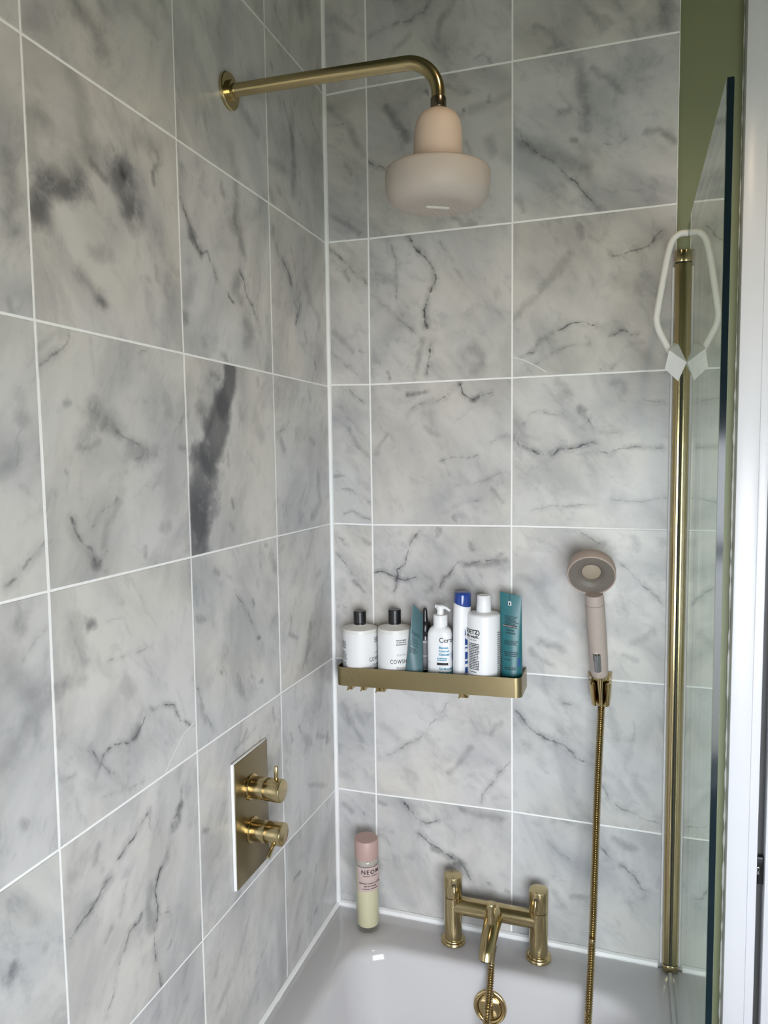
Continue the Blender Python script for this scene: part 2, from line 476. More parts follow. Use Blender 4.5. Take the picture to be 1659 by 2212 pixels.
def marble(key, wall, veins):
    m, nt, b = new_mat('marble_' + key)
    rnd = random.Random(key)
    geo = nd(nt, 'ShaderNodeNewGeometry')
    pos = vmth(nt, 'ADD', geo.outputs['Position'], (0, 0, -ZO))
    g = nd(nt, 'ShaderNodeGroup', node_tree=GM)
    lk(nt, pos, g.inputs['Pos'])
    g.inputs['Seed'].default_value = (rnd.uniform(-9, 9), rnd.uniform(-9, 9), rnd.uniform(-9, 9))
    an = math.radians(rnd.uniform(25, 60))
    g.inputs['Dir'].default_value = (0, an, 0) if wall == 'B' else (an * (1 if rnd.random() < .7 else -1) * .6, 0, 0)
    acc = 0.0; lite = None
    for kind, w, s, pts in veins:
        P = [Vector((pts[i], 0, pts[i + 1])) / 1000 if wall == 'B' else Vector((0, pts[i], pts[i + 1])) / 1000 for i in range(0, len(pts), 2)]
        D = None
        for a, c in zip(P, P[1:]):
            sg = nd(nt, 'ShaderNodeGroup', node_tree=GSEG)
            lk(nt, g.outputs['Warp'] if kind != 'w' else pos, sg.inputs['P'])
            sg.inputs['A'].default_value = a; sg.inputs['BA'].default_value = c - a
            sg.inputs['Inv'].default_value = 1.0 / max((c - a).length_squared, 1e-8)
            D = sg.outputs[0] if D is None else mth(nt, 'MINIMUM', D, sg.outputs[0])
        if kind == 'w':
            k = mth(nt, 'MULTIPLY', smooth(nt, D, w / 2000), s)
            lite = k if lite is None else mth(nt, 'MAXIMUM', lite, k)
            continue
        v = nd(nt, 'ShaderNodeGroup', node_tree=GV if kind == 'v' else GB)
        if isinstance(acc, float): v.inputs['Acc'].default_value = acc
        else: lk(nt, acc, v.inputs['Acc'])
        lk(nt, D, v.inputs['D']); lk(nt, g.outputs['N'], v.inputs['N']); lk(nt, g.outputs['N2'], v.inputs['N2'])
        v.inputs['W'].default_value = w / 1000; v.inputs['S'].default_value = s
        acc = v.outputs[0]
    col = g.outputs['Color']
    if not isinstance(acc, float):
        mx = nd(nt, 'ShaderNodeMix', data_type='RGBA'); lk(nt, acc, mx.inputs[0])
        lk(nt, col, mx.inputs[6]); mx.inputs[7].default_value = (.050, .052, .062, 1)
        col = mx.outputs[2]
    if lite is not None:
        mx = nd(nt, 'ShaderNodeMix', data_type='RGBA'); lk(nt, lite, mx.inputs[0])
        lk(nt, col, mx.inputs[6]); mx.inputs[7].default_value = (.82, .81, .79, 1)
        col = mx.outputs[2]
    tint = nd(nt, 'ShaderNodeMix', data_type='RGBA'); tint.blend_type = 'MULTIPLY'; tint.inputs[0].default_value = 1.0
    q = rnd.uniform(.95, 1.03); wv = rnd.uniform(-.015, .015)
    lk(nt, col, tint.inputs[6]); tint.inputs[7].default_value = (q + wv, q, q - wv, 1)
    lk(nt, tint.outputs[2], b.inputs['Base Color'])
    b.inputs['Roughness'].default_value = .30
    b.inputs['Specular IOR Level'].default_value = .42
    return m

# ================================================================ structure
JOINT = {'L3,3': (-843.2, 914.2), 'L2,3': (-555.7, 915.4), 'L1,3': (-266.7, 915.5), 'L0,3': (-5.6, 913.6), 'L1,4': (-267.8, 1223.5), 'L0,4': (5.6, 1222.6), 'L3,2': (-843.2, 610.4), 'L2,2': (-555.1, 609.4), 'L1,2': (-266.2, 608.1), 'L0,2': (-2.8, 606.3), 'L3,1': (-842.4, 305.7), 'L2,1': (-551.3, 305.0), 'L1,1': (-265.4, 305.2), 'L0,1': (0.5, 303.6), 'L3,0': (-845.5, 0.0), 'L2,0': (-554.4, 1.5), 'L1,0': (-265.2, 1.7), 'L0,0': (-0.1, -0.4), 'L2,-1': (-556.3, -304.4), 'L1,-1': (-265.6, -301.3), 'L0,-1': (2.3, -310.8), 'B1,3': (97.2, 913.3), 'B2,3': (401.7, 913.2), 'B1,2': (96.2, 606.0), 'B2,2': (401.3, 608.1), 'B1,1': (97.4, 303.6), 'B2,1': (400.4, 306.5), 'B1,-1': (97.7, -305.2), 'B2,-1': (403.0, -302.0), 'B1,4': (97.0, 1221.7), 'B2,4': (401.2, 1220.5)}
VEINS = {
'B0,-1': [["b",12,0.3,[23,-109,44,-148,64,-187]]],
'B0,-2': [["b",12,0.35,[19,-337,40,-355]],["b",6,0.5,[66,-360,69,-361]]],
'B0,0': [["v",7,0.5,[14,272,35,258]],["v",7,0.5,[13,240,34,211,44,194]],["b",8,0.7,[14,120,35,119]],["b",10,0.45,[49,174,75,156]],["b",10,0.4,[76,273,89,264]]],
'B0,1': [["v",8,0.55,[48,599,61,584,81,567]],["b",8,0.45,[11,412,32,410]],["v",6,0.45,[32,383,52,379,78,364,92,353]],["v",6,0.5,[31,324,51,330,77,318,92,316]],["b",10,0.3,[44,513,64,479,87,457]]],
'B0,2': [["v",7,0.55,[10,897,40,871,70,846,92,823]],["b",10,0.4,[45,848,55,833]],["v",7,0.4,[6,686,36,656,72,626]],["b",8,0.5,[73,678,78,675]],["b",12,0.3,[12,724,42,699,57,679]]],
'B0,3': [["v",6,0.5,[13,1154,25,1155,45,1159]],["b",16,0.35,[11,1189,50,1156,89,1087]],["b",10,0.35,[17,969,52,947,77,926]],["b",8,0.3,[49,1075,63,1046]]],
'B0,4': [["b",15,0.3,[24,1374,68,1339]]],
'B1,-1': [["v",8,0.45,[106,-222,152,-197,198,-166,233,-123,263,-81]],["v",8,0.5,[398,-194,382,-217,354,-250,342,-271,339,-291]],["b",14,0.35,[272,-232,297,-199,316,-172]],["b",20,0.25,[122,-150,153,-176]],["b",10,0.3,[359,-134,382,-112]]],
'B1,-2': [["v",11,0.7,[164,-311,176,-330,192,-348,212,-357,237,-351]],["v",11,0.7,[196,-383,221,-399,246,-410,266,-422,291,-433,315,-469]],["b",14,0.45,[231,-412,261,-418,296,-437]],["v",7,0.5,[256,-449,281,-434,296,-424]],["b",10,0.4,[104,-325,120,-328]],["b",8,0.4,[351,-467,356,-471]],["b",8,0.4,[387,-476,396,-479]],["b",16,0.35,[296,-312,330,-317,377,-320]],["b",12,0.3,[108,-402,129,-419]]],
'B1,0': [["v",8,0.8,[104,199,127,197,149,188,172,188,197,193]],["v",10,0.8,[149,188,152,208,172,221,182,247,192,281,205,296]],["v",8,0.6,[149,188,144,159]],["v",8,0.8,[248,173,255,193,270,208,289,225,312,224,340,234,368,239,382,247]],["b",12,0.4,[293,225,331,222,393,235]],["b",10,0.45,[244,282,250,297]],["b",10,0.4,[312,270,317,256]],["b",10,0.3,[216,162,236,178]]],
'B1,1': [["b",10,0.65,[181,582,198,584,219,590]],["v",9,0.6,[178,545,205,561,248,566,262,575,272,586,295,598]],["v",8,0.7,[295,598,302,578,323,568,341,576,361,582]],["b",12,0.75,[320,567,334,572]],["v",6,0.6,[254,444,276,451,304,448,329,451]],["v",7,0.55,[359,481,375,488,386,493,397,492]],["v",7,0.4,[285,388,322,393,359,407,391,420]],["v",6,0.4,[249,328,275,342,299,351,336,361]],["b",8,0.4,[280,323,283,316]],["b",10,0.4,[105,455,120,483,130,497]],["b",12,0.3,[219,514,243,495]],["b",10,0.35,[359,379,386,357]]],
'B1,2': [["v",10,0.8,[184,908,203,883,226,863,240,835,240,806,226,778,220,752,223,720]],["v",8,0.75,[237,708,232,683,225,647,224,622]],["v",8,0.45,[145,903,154,861,156,811,166,765,182,732]],["v",8,0.45,[104,790,139,762,172,732,206,705]],["v",6,0.35,[250,892,273,859,296,813]],["b",25,0.35,[323,678,341,641,323,624]],["b",8,0.5,[135,633,141,616]],["b",12,0.35,[200,630,206,662,215,693]]],
'B1,3': [["b",16,0.55,[139,1176,158,1149,177,1119,184,1105]],["v",8,0.6,[101,1070,123,1058,142,1048]],["b",8,0.7,[225,1193,229,1188]],["b",9,0.8,[304,1146,306,1143]],["b",10,0.5,[357,1167,355,1153]],["b",12,0.4,[261,1202,288,1189,311,1177]],["b",20,0.35,[355,1077,360,1055]],["b",14,0.45,[283,937,301,924,324,918]],["v",6,0.5,[306,1077,315,1059]],["b",20,0.25,[297,1136,351,1149,390,1156]]],
'B1,4': [["v",8,0.5,[107,1323,136,1329,162,1335,195,1335,221,1345,235,1368]],["b",14,0.4,[280,1359,269,1336,255,1317,248,1289]],["v",6,0.6,[327,1239,340,1247,353,1235,359,1223]],["b",10,0.3,[135,1262,164,1287,193,1308]]],
'B2,-1': [["v",10,0.7,[410,-81,428,-102,451,-123,473,-135,500,-146,527,-161,553,-177]],["v",6,0.4,[641,-80,646,-97,644,-116]],["v",12,0.55,[588,-219,597,-250,627,-264,652,-270,669,-281,690,-285]],["v",6,0.45,[491,-49,508,-54,530,-59]],["b",20,0.25,[647,-206,677,-248]],["b",16,0.3,[599,-61,613,-119]]],
'B2,-2': [["v",12,0.6,[581,-346,598,-366,624,-381,646,-400,671,-428]],["v",10,0.4,[484,-357,502,-378,529,-392,560,-401]],["b",14,0.35,[510,-305,541,-310,567,-310]],["b",14,0.4,[529,-464,565,-462]],["b",16,0.35,[607,-328,645,-345]],["b",14,0.3,[493,-466,507,-487]]],
'B2,0': [["v",9,0.6,[534,300,557,285,577,275]],["b",14,0.45,[640,292,649,270]],["v",8,0.55,[617,234,642,209,662,192,691,161]],["b",16,0.4,[459,69,490,66,503,53]],["b",12,0.35,[441,49,459,32,481,24]],["b",20,0.3,[467,165,481,134]],["b",20,0.25,[414,204,458,188]],["b",16,0.3,[643,81,672,101]],["b",10,0.3,[623,53,648,42]]],
'B2,1': [["v",9,0.85,[406,490,413,476,435,465,457,453,488,451,501,461,522,466,543,472,566,474]],["v",8,0.65,[570,458,589,456,597,454,618,464,642,466,686,463]],["v",8,0.6,[528,546,555,515,572,497,589,492,605,492]],["v",7,0.45,[426,514,435,533,453,542,479,536,504,527,526,524]],["b",14,0.5,[534,546,542,541]],["v",7,0.55,[657,554,669,550,689,550]],["v",7,0.4,[440,339,484,349,523,354,565,352]],["v",7,0.45,[598,363,619,361,648,358,694,366]],["b",16,0.3,[596,590,616,587,616,577]],["b",14,0.3,[491,599,513,568]]],
'B2,2': [["v",7,0.8,[418,645,446,662,461,683,495,696,520,707,539,710,562,700]],["v",6,0.35,[448,631,474,647,512,665,550,669]],["v",6,0.75,[589,681,607,687,617,687,627,681,641,678]],["v",10,0.6,[589,833,605,830,633,839,656,843,668,862,683,869]],["b",14,0.35,[531,893,535,876]],["b",14,0.3,[456,773,426,750,408,725]],["b",18,0.3,[511,845,490,817,460,782]],["b",30,0.25,[602,787,642,767]],["v",6,0.4,[627,664,611,640,595,620]],["b",6,0.6,[577,616,583,615]],["w",4,0.8,[406,648,426,642,450,629,470,616]]],
'B2,3': [["b",20,0.45,[529,1190,537,1149,544,1111,544,1075]],["b",14,0.4,[553,1182,581,1161,605,1130]],["b",14,0.45,[492,1113,513,1112]],["v",8,0.5,[410,1090,425,1067,455,1038,480,1022]],["v",8,0.6,[495,1003,518,980,539,948,568,920]],["b",14,0.5,[653,1051,673,1052,700,1028]],["v",7,0.45,[575,1040,595,1039,614,1046]],["b",10,0.5,[517,1056,524,1055]],["b",20,0.3,[538,1043,545,993]],["b",14,0.35,[412,959,425,932]],["b",25,0.3,[425,1059,497,1024,538,1002]]],
'B2,4': [["b",12,0.35,[447,1277,479,1260,487,1238,467,1225]],["b",14,0.35,[528,1310,560,1272,572,1250]],["b",40,0.45,[677,1273,681,1246]],["b",12,0.3,[576,1273,584,1260]]],
'L0,-1': [["b",10,0.5,[-227,-92,-223,-105]],["b",14,0.5,[-43,-161,-49,-176]],["b",20,0.35,[-171,-122,-134,-140]],["b",20,0.35,[-37,-31,-16,-46]],["b",10,0.4,[-187,-92,-182,-104]],["b",14,0.35,[-100,-146,-31,-178]],["v",6,0.4,[-249,-156,-240,-201]],["b",10,0.4,[-151,-230,-50,-275]]],
'L0,-2': [["b",10,0.7,[-226,-391,-203,-394]],["v",8,0.4,[-114,-422,-143,-473,-165,-516]],["b",10,0.4,[-132,-525,-118,-522]],["b",16,0.3,[-197,-523,-235,-552]],["b",12,0.35,[-60,-487,-90,-516]]],
'L0,0': [["v",6,0.4,[-196,169,-211,135,-221,107]],["b",10,0.45,[-221,110,-183,94]],["b",18,0.4,[-122,103,-129,65,-144,37]],["b",14,0.3,[-88,201,-67,206]]],
'L0,1': [["v",10,0.5,[-258,496,-225,507,-199,530]],["b",16,0.4,[-243,486,-231,471]],["b",12,0.35,[-103,488,-84,478]],["v",8,0.4,[-136,391,-156,362,-166,332]],["b",20,0.35,[-67,416,-60,355,-101,331]],["b",12,0.3,[-108,588,-99,573]]],
'L0,2': [["v",14,0.7,[-210,824,-196,815,-181,791]],["v",10,0.7,[-163,758,-152,739,-161,714,-139,755]],["v",7,0.4,[-178,855,-164,825,-150,788]],["b",14,0.4,[-252,875,-252,865]],["v",8,0.5,[-120,710,-112,686]],["b",10,0.6,[-74,652,-70,641]],["b",14,0.3,[-239,846,-232,832]],["b",20,0.3,[-115,809,-47,732]]],
'L0,3': [["b",18,0.4,[-157,1117,-159,1066,-154,1019,-165,965]],["v",6,0.5,[-72,1156,-46,1135,-20,1113]],["b",10,0.4,[-243,1170,-240,1162]],["b",12,0.35,[-226,955,-219,948]],["v",5,0.5,[-135,1162,-148,1137]],["b",12,0.35,[-195,1117,-174,1093,-159,1073]],["b",6,0.6,[-134,957,-134,953]],["b",14,0.35,[-259,941,-250,925]],["b",20,0.3,[-259,991,-194,1001]]],
'L0,4': [["v",6,0.5,[-230,1277,-210,1267,-188,1253]],["b",20,0.3,[-105,1346,-106,1322]]],
'L1,-1': [["b",8,0.4,[-300,-18,-294,-38]],["v",5,0.5,[-409,-41,-388,-32,-367,-26]],["b",10,0.5,[-546,-128,-532,-132]],["b",8,0.4,[-439,-40,-413,-37,-398,-24]]],
'L1,-2': [["v",8,0.35,[-412,-355,-432,-384,-460,-416]],["v",8,0.3,[-350,-448,-390,-474]],["v",7,0.3,[-506,-353,-523,-384]],["b",14,0.3,[-486,-429,-519,-445]]],
'L1,0': [["v",7,0.5,[-336,296,-336,282,-334,261]],["b",10,0.55,[-314,298,-307,294]],["b",10,0.4,[-489,278,-478,270]],["b",10,0.35,[-449,260,-440,255]],["v",6,0.5,[-426,233,-402,203,-377,171,-348,134]],["b",8,0.6,[-351,133,-344,129]],["b",8,0.55,[-363,202,-361,193]],["b",10,0.4,[-542,207,-521,203]],["v",8,0.45,[-300,140,-288,150,-272,153]],["b",20,0.35,[-292,276,-279,246]],["b",8,0.55,[-379,74,-377,70]],["b",8,0.55,[-349,48,-338,48]],["b",7,0.5,[-477,106,-476,102]],["b",14,0.35,[-425,81,-417,52]],["v",7,0.5,[-548,100,-534,65,-504,11]],["b",16,0.3,[-539,70,-530,45]]],
'L1,1': [["b",40,0.85,[-421,598,-432,563,-448,535]],["b",70,0.85,[-455,528,-474,492,-495,459]],["b",88,0.82,[-510,432,-520,401,-527,372]],["b",76,0.82,[-530,372,-531,343,-537,312]],["b",24,0.5,[-540,459,-529,467]],["b",26,0.6,[-513,525,-506,505]],["b",12,0.4,[-480,586,-460,582]],["v",8,0.5,[-430,592,-453,553,-487,509,-521,470]],["v",8,0.5,[-511,377,-521,342,-538,315]],["b",12,0.35,[-438,458,-436,443]],["b",10,0.5,[-427,386,-421,373]],["b",14,0.3,[-393,547,-388,522]],["b",30,0.25,[-338,518,-318,491]],["b",10,0.3,[-438,343,-426,336]],["b",10,0.35,[-327,591,-324,581]]],
'L1,2': [["b",16,0.75,[-527,788,-513,778,-499,771]],["v",10,0.7,[-547,837,-539,815,-526,790,-504,773,-479,776,-467,755,-454,736]],["v",8,0.75,[-381,766,-366,755,-355,731,-340,715,-322,697]],["b",22,0.5,[-387,753,-394,732,-377,723]],["b",8,0.8,[-418,718,-406,711]],["b",25,0.45,[-372,812,-377,834,-400,842]],["b",14,0.5,[-430,891,-431,880]],["b",18,0.4,[-384,918,-380,882,-393,849]],["b",14,0.5,[-548,665,-546,658]],["b",30,0.4,[-367,687,-349,669,-369,651]],["b",14,0.35,[-502,638,-497,631]],["b",20,0.3,[-534,745,-521,722,-542,692]],["b",20,0.3,[-544,878,-546,853]],["b",14,0.45,[-440,622,-435,616]]],
'L1,3': [["b",22,0.4,[-365,1044,-336,1033,-305,1022]],["b",10,0.3,[-477,986,-473,966,-466,953]],["b",12,0.25,[-421,1155,-428,1124]],["b",25,0.3,[-398,966,-394,942,-383,929]]],
'L2,-1': [["v",9,0.75,[-679,-37,-699,-45,-726,-55,-742,-67]],["v",10,0.65,[-758,-87,-786,-93,-806,-105,-832,-118]],["v",8,0.85,[-604,-62,-621,-75,-633,-97,-640,-123,-658,-132,-667,-149,-667,-193,-676,-218,-677,-243,-672,-275,-666,-302]],["b",14,0.6,[-607,-65,-606,-82,-622,-87]],["v",7,0.7,[-704,-167,-713,-176,-729,-180,-734,-192,-750,-205]],["v",7,0.7,[-753,-217,-763,-234,-778,-248,-781,-261]],["v",6,0.4,[-748,-24,-751,-39]],["b",10,0.35,[-791,-48,-780,-29]],["v",6,0.4,[-729,-106,-739,-130,-744,-141]],["b",10,0.4,[-774,-157,-762,-150]],["v",7,0.45,[-608,-210,-640,-206,-665,-197]],["v",6,0.4,[-608,-216,-626,-238,-643,-256]],["v",7,0.4,[-675,-48,-682,-84]],["b",16,0.4,[-678,-142,-687,-167,-680,-209]],["v",5,0.5,[-600,-33,-604,-60]],["b",14,0.3,[-831,-42,-826,-45]],["v",7,0.45,[-552,-11,-561,-19,-559,-37]]],
'L2,0': [["b",16,0.7,[-782,251,-776,254]],["v",5,0.35,[-749,251,-724,248]],["v",6,0.35,[-744,197,-711,196,-684,195,-656,198]],["v",6,0.75,[-768,73,-757,82,-743,86,-713,78,-700,83,-681,97,-666,105,-637,103,-609,89,-597,68,-575,53,-558,50]],["b",14,0.4,[-700,86,-685,107]],["v",8,0.55,[-786,99,-768,73,-778,62]],["v",6,0.45,[-768,73,-749,51,-734,30,-713,12]],["v",5,0.4,[-840,81,-816,76]],["v",5,0.35,[-767,28,-738,21,-704,12,-676,14]],["w",3,0.8,[-560,50,-587,44,-610,27,-635,5]],["b",20,0.35,[-840,186,-827,189,-795,188]],["b",25,0.3,[-808,266,-802,239,-790,210]],["b",20,0.25,[-717,161,-705,146]]],
'L2,1': [["v",8,0.5,[-790,605,-797,593,-815,577,-839,561]],["b",30,0.5,[-755,511,-736,504,-713,494]],["v",10,0.45,[-713,494,-698,486,-668,472]],["b",24,0.45,[-688,460,-663,462,-636,465]],["v",4,0.5,[-558,517,-579,498,-600,479,-620,467]],["v",4,0.4,[-663,460,-683,451,-700,441]],["b",10,0.3,[-781,470,-762,472,-745,477]],["b",10,0.4,[-802,520,-795,522]],["b",7,0.6,[-808,439,-807,438]],["v",7,0.4,[-705,416,-721,403,-748,388,-768,373]],["b",12,0.3,[-716,399,-734,373,-748,351]],["v",10,0.6,[-802,383,-796,368,-786,355,-770,343,-766,331,-759,324]],["b",14,0.6,[-766,326,-757,323]],["v",7,0.45,[-752,319,-742,312]],["v",8,0.4,[-741,340,-749,329]],["b",14,0.45,[-622,357,-607,357]],["b",10,0.4,[-662,333,-665,323]],["v",4,0.4,[-735,556,-739,549]],["v",5,0.4,[-702,591,-696,601]],["v",5,0.4,[-678,591,-657,600,-642,606]],["b",10,0.4,[-574,469,-561,467]],["b",20,0.25,[-603,536,-598,519]]],
'L2,2': [["b",34,0.8,[-833,729,-822,751,-809,769,-792,768,-779,772,-762,783]],["b",50,0.8,[-681,824,-676,804,-667,788]],["b",12,0.8,[-681,824,-678,822]],["b",12,0.5,[-738,816,-727,810,-717,804]],["b",10,0.65,[-614,847,-613,835]],["b",12,0.45,[-603,879,-600,869,-608,856]],["b",25,0.35,[-645,880,-614,883,-595,884]],["b",20,0.5,[-761,676,-748,663,-729,648]],["b",9,0.5,[-737,654,-724,647]],["b",14,0.4,[-639,702,-634,699]],["b",12,0.35,[-614,719,-615,703]],["b",20,0.35,[-742,708,-713,710]],["b",30,0.3,[-768,908,-755,896,-748,873,-742,844]],["b",30,0.35,[-834,827,-814,838]],["b",40,0.3,[-836,786,-800,795,-760,813]],["b",40,0.35,[-703,824,-726,833]]],
'L2,3': [["b",30,0.55,[-757,996,-738,988,-725,976,-716,960]],["b",20,0.35,[-708,1017,-706,1013]],["b",25,0.3,[-827,936,-814,951]],["b",25,0.35,[-579,1090,-565,1078]],["b",20,0.25,[-641,1050,-604,1039]]],
'L3,-1': [["b",14,0.65,[-924,-100,-919,-97]],["b",10,0.35,[-875,-100,-874,-104]],["b",20,0.2,[-916,-22,-882,-63]]],
'L3,0': [["b",20,0.45,[-892,278,-889,274]],["b",30,0.35,[-875,200,-860,180,-849,186]],["b",30,0.35,[-911,132,-896,150,-883,159]],["v",8,0.25,[-848,265,-871,251,-887,237]],["b",14,0.45,[-895,55,-892,50]],["b",30,0.3,[-909,247,-900,226]]],
'L3,1': [["v",10,0.5,[-846,364,-862,351,-882,333,-901,324]],["b",20,0.3,[-902,443,-889,448]],["b",20,0.3,[-873,501,-866,500]]],
'L3,2': [["b",25,0.45,[-874,772,-872,740,-869,716,-866,702]],["b",10,0.3,[-878,623,-876,614]]],
}


LC = [0.0, -.2662, -.5548, -.8434, -1.132, -1.4206, -1.7092]
BC = [0.0, .0971, .4014, .7055]
ROWS = [-2, -1, 0, 1, 2, 3, 4, 5]
H = .305

wall_left = make('wall_left', MB().box(-.12, -.009, REAR_Y, .12, -1.13, 1.53), M['green'])
props(wall_left, kind='structure')
wall_back = make('wall_back', MB().box(-.009, 1.97, .010, .12, -1.13, 1.53), M['green'])
props(wall_back, kind='structure')
wx0, wx1, wz0, wz1 = WIN[0], WIN[1], WIN[2] - ZO, WIN[3] - ZO
rear = MB().box(-.009, wx0, REAR_Y - .12, REAR_Y, -1.13, 1.53).box(wx1, 1.85, REAR_Y - .12, REAR_Y, -1.13, 1.53)
rear.box(wx0, wx1, REAR_Y - .12, REAR_Y, -1.13, wz0).box(wx0, wx1, REAR_Y - .12, REAR_Y, wz1, 1.53)
wall_rear = props(make('wall_rear', rear, M['green']), kind='structure')
wall_right = props(make('wall_right', MB().box(1.85, 1.97, REAR_Y - .12, .010, -1.13, 1.53), M['green']), kind='structure')
make('wainscot', MB().box(1.838, 1.85, REAR_Y, -.03, -1.13, .05, .003), M['offwhite'], wall_right)
make('wainscot', MB().box(0, wx0 - .05, REAR_Y, REAR_Y + .012, -1.13, .05, .003).box(wx0 - .05, 1.838, REAR_Y, REAR_Y + .012, -1.13, wz0 - .06, .003), M['offwhite'], wall_rear)
floor = props(make('floor', MB().box(-.12, 1.97, REAR_Y - .12, .12, -1.23, -1.13), M['floor']), kind='structure')
ceiling = props(make('ceiling', MB().box(-.12, 1.97, REAR_Y - .12, .12, 1.53, 1.63), M['ceiling']), kind='structure')
wf = MB()
for a in (wx0, wx1 - .04): wf.box(a, a + .04, REAR_Y - .07, REAR_Y - .02, wz0, wz1, .003)
for a in (wz0, wz1 - .04, (wz0 + wz1) / 2 + .12): wf.box(wx0 + .04, wx1 - .04, REAR_Y - .07, REAR_Y - .02, a, a + .04, .003)
window = props(make('window_1', wf, M['white_gloss']), kind='structure')
make('pane', MB().box(wx0 + .04, wx1 - .04, REAR_Y - .05, REAR_Y - .046, wz0 + .04, wz1 - .04), M['glass'], window)
make('sill', MB().box(wx0 - .04, wx1 + .04, REAR_Y - .02, REAR_Y + .08, wz0 - .03, wz0 - .001, .004), M['white_gloss'], window)

props(make('trim_9', MB().lathe([(.030, 1.5285), (.048, 1.5285), (.048, 1.5250), (.044, 1.5235), (.030, 1.5285)], (.80, -.80, 0), n=32), M['white_gloss']), kind='structure')


def joint(w, c, r):
    base = ((LC if w == 'L' else BC)[c], r * H)
    j = JOINT.get('%s%d,%d' % (w, c, r))
    if j is None: return base
    u = j[0] / 1000 if c > 0 else base[0]
    v = j[1] / 1000
    return (base[0] + max(-.0015, min(.0015, u - base[0])), base[1] + max(-.003, min(.003, v - base[1])))


def bed(w, c0, c1, r0, r1):
    if w == 'B': return MB().box(c0, c1, .0007, .010, r0, r1)
    return MB().box(-.009, -.0007, c0, c1, r0, r1)


make('grout', bed('B', -.009, .7052, -.61, 1.525), M['grout'], wall_back)
make('grout', bed('L', LC[-1], .010, -.61, 1.525), M['grout'], wall_left)


def tile(w, c, r, parent):
    key = '%s%d,%d' % (w, c, r)
    rnd = random.Random('t' + key)
    q = [joint(w, c, r), joint(w, c + 1, r), joint(w, c + 1, r + 1), joint(w, c, r + 1)]
    g = .0018 if w == 'B' else .0016
    sgn = 1 if w == 'B' else -1
    cor = [(1, 1), (-1, 1), (-1, -1), (1, -1)]
    lift = rnd.uniform(-.0002, .0003)
    vs = []
    for e, d in ((g, .009), (g, .0005), (g + .0006, -lift)):
        for (u, v), (a, b2) in zip(q, cor):
            eu = e
            if w == 'B' and u > .70: eu = e - g
            uu, vv = u + a * eu * sgn, v + b2 * e
            vs.append((uu, d, vv) if w == 'B' else (-d, uu, vv))
    fs = [(0, 1, 2, 3), (8, 9, 10, 11)]
    for k in (0, 4):
        for i in range(4):
            j = (i + 1) % 4
            fs.append((k + i, k + j, k + 4 + j, k + 4 + i))
    o = make('tile', MB().add(vs, fs), marble(key, w, VEINS.get(key, [])), parent, smooth=False)
    return o


for c in range(3):
    for r in ROWS[:-1]: tile('B', c, r, wall_back)
for c in range(6):
    for r in ROWS[:-1]: tile('L', c, r, wall_left)


def bead(pts, r, seed, amp=.25, step=.012, n=8, freq=40):
    ps = resample(pts, step)
    rr = [r * (1 + amp * 2 * (mnoise.noise(p * freq + Vector((seed, 0, 0)))) + amp * .5 * mnoise.noise(p * freq * 4)) for p in ps]
    return MB().tube(ps, rr, n)


# silicone in the corner and along the bath, thin bead beside the tile edge and door casing
props(make('trim_1', bead([(.0030, -.0030, -.575), (.0025, -.0025, .3), (.0012, -.0012, 1.525)], .0058, 1, .07, .02), M['caulk']), kind='structure')
props(make('trim_2', bead([(.0, -.0025, -.5765), (.70, -.0025, -.5765)], .0078, 2, .16), M['caulk']), kind='structure')
props(make('trim_3', bead([(.002, .0, -.5775), (.002, -1.69, -.5775)], .0062, 3, .07), M['caulk']), kind='structure')
props(make('trim_4', bead([(.7062, .0045, .83), (.7062, .0045, 1.525)], .0012, 4, .3), M['caulk']), kind='structure')

# door casing on the tap wall: stepped white jamb, gap with its shade painted in, door leaf
cas = MB().box(.8150, .8530, -.024, .010, -1.13, 1.33, .003).box(.8530, .8690, -.0205, .010, -1.13, 1.33, .002)
props(make('trim_5', cas, M['white_gloss']), kind='structure')
door = props(make('door_1', MB().box(.8820, 1.62, -.020, .008, -1.12, 1.30, .003), M['white_gloss']), kind='structure')
make('shaded_rebate', MB().box(.8690, .8820, .0045, .0098, -1.13, 1.33), M['shaded_rebate'], door)
lt = MB().box(.8695, .8835, -.010, .0045, -.372, -.318, .002)
make('latch', lt, M['black_metal'], door)
make('latch_plate', MB().box(.8700, .8745, -.0125, -.010, -.352, -.337, .0008), M['chrome'], door)
make('door_panel', MB().box(1.0, 1.5, -.024, -.020, -.9, -.1, .004).box(1.0, 1.5, -.024, -.020, .05, 1.1, .004), M['white_gloss'], door)
props(make('trim_6', MB().box(1.625, 1.69, -.024, .010, -1.13, 1.33, .003), M['white_gloss']), kind='structure')
props(make('trim_7', MB().box(.815, 1.69, -.024, .010, 1.332, 1.40, .003), M['white_gloss']), kind='structure')
cw = resample([(.8138, .0065, -1.1), (.8138, .0065, 1.3)], .006)
rr = [max(.0006, .0014 + .0022 * mnoise.noise(Vector((3.3, 0, p.z * 45)))) * (1 if p.z < .62 else .45) for p in cw]
props(make('trim_8', MB().tube(cw, rr, 6), M['caulk']), kind='structure')

# ================================================================ bath
def rrect(x0, x1, y0, y1, r, z, n=10):
    out = []
    for cx, cy, a0 in ((x1 - r, y1 - r, 0), (x0 + r, y1 - r, 90), (x0 + r, y0 + r, 180), (x1 - r, y0 + r, 270)):
        for k in range(n + 1):
            a = math.radians(a0 + 90 * k / n)
            out.append((cx + r * math.cos(a), cy + r * math.sin(a), z))
    return out


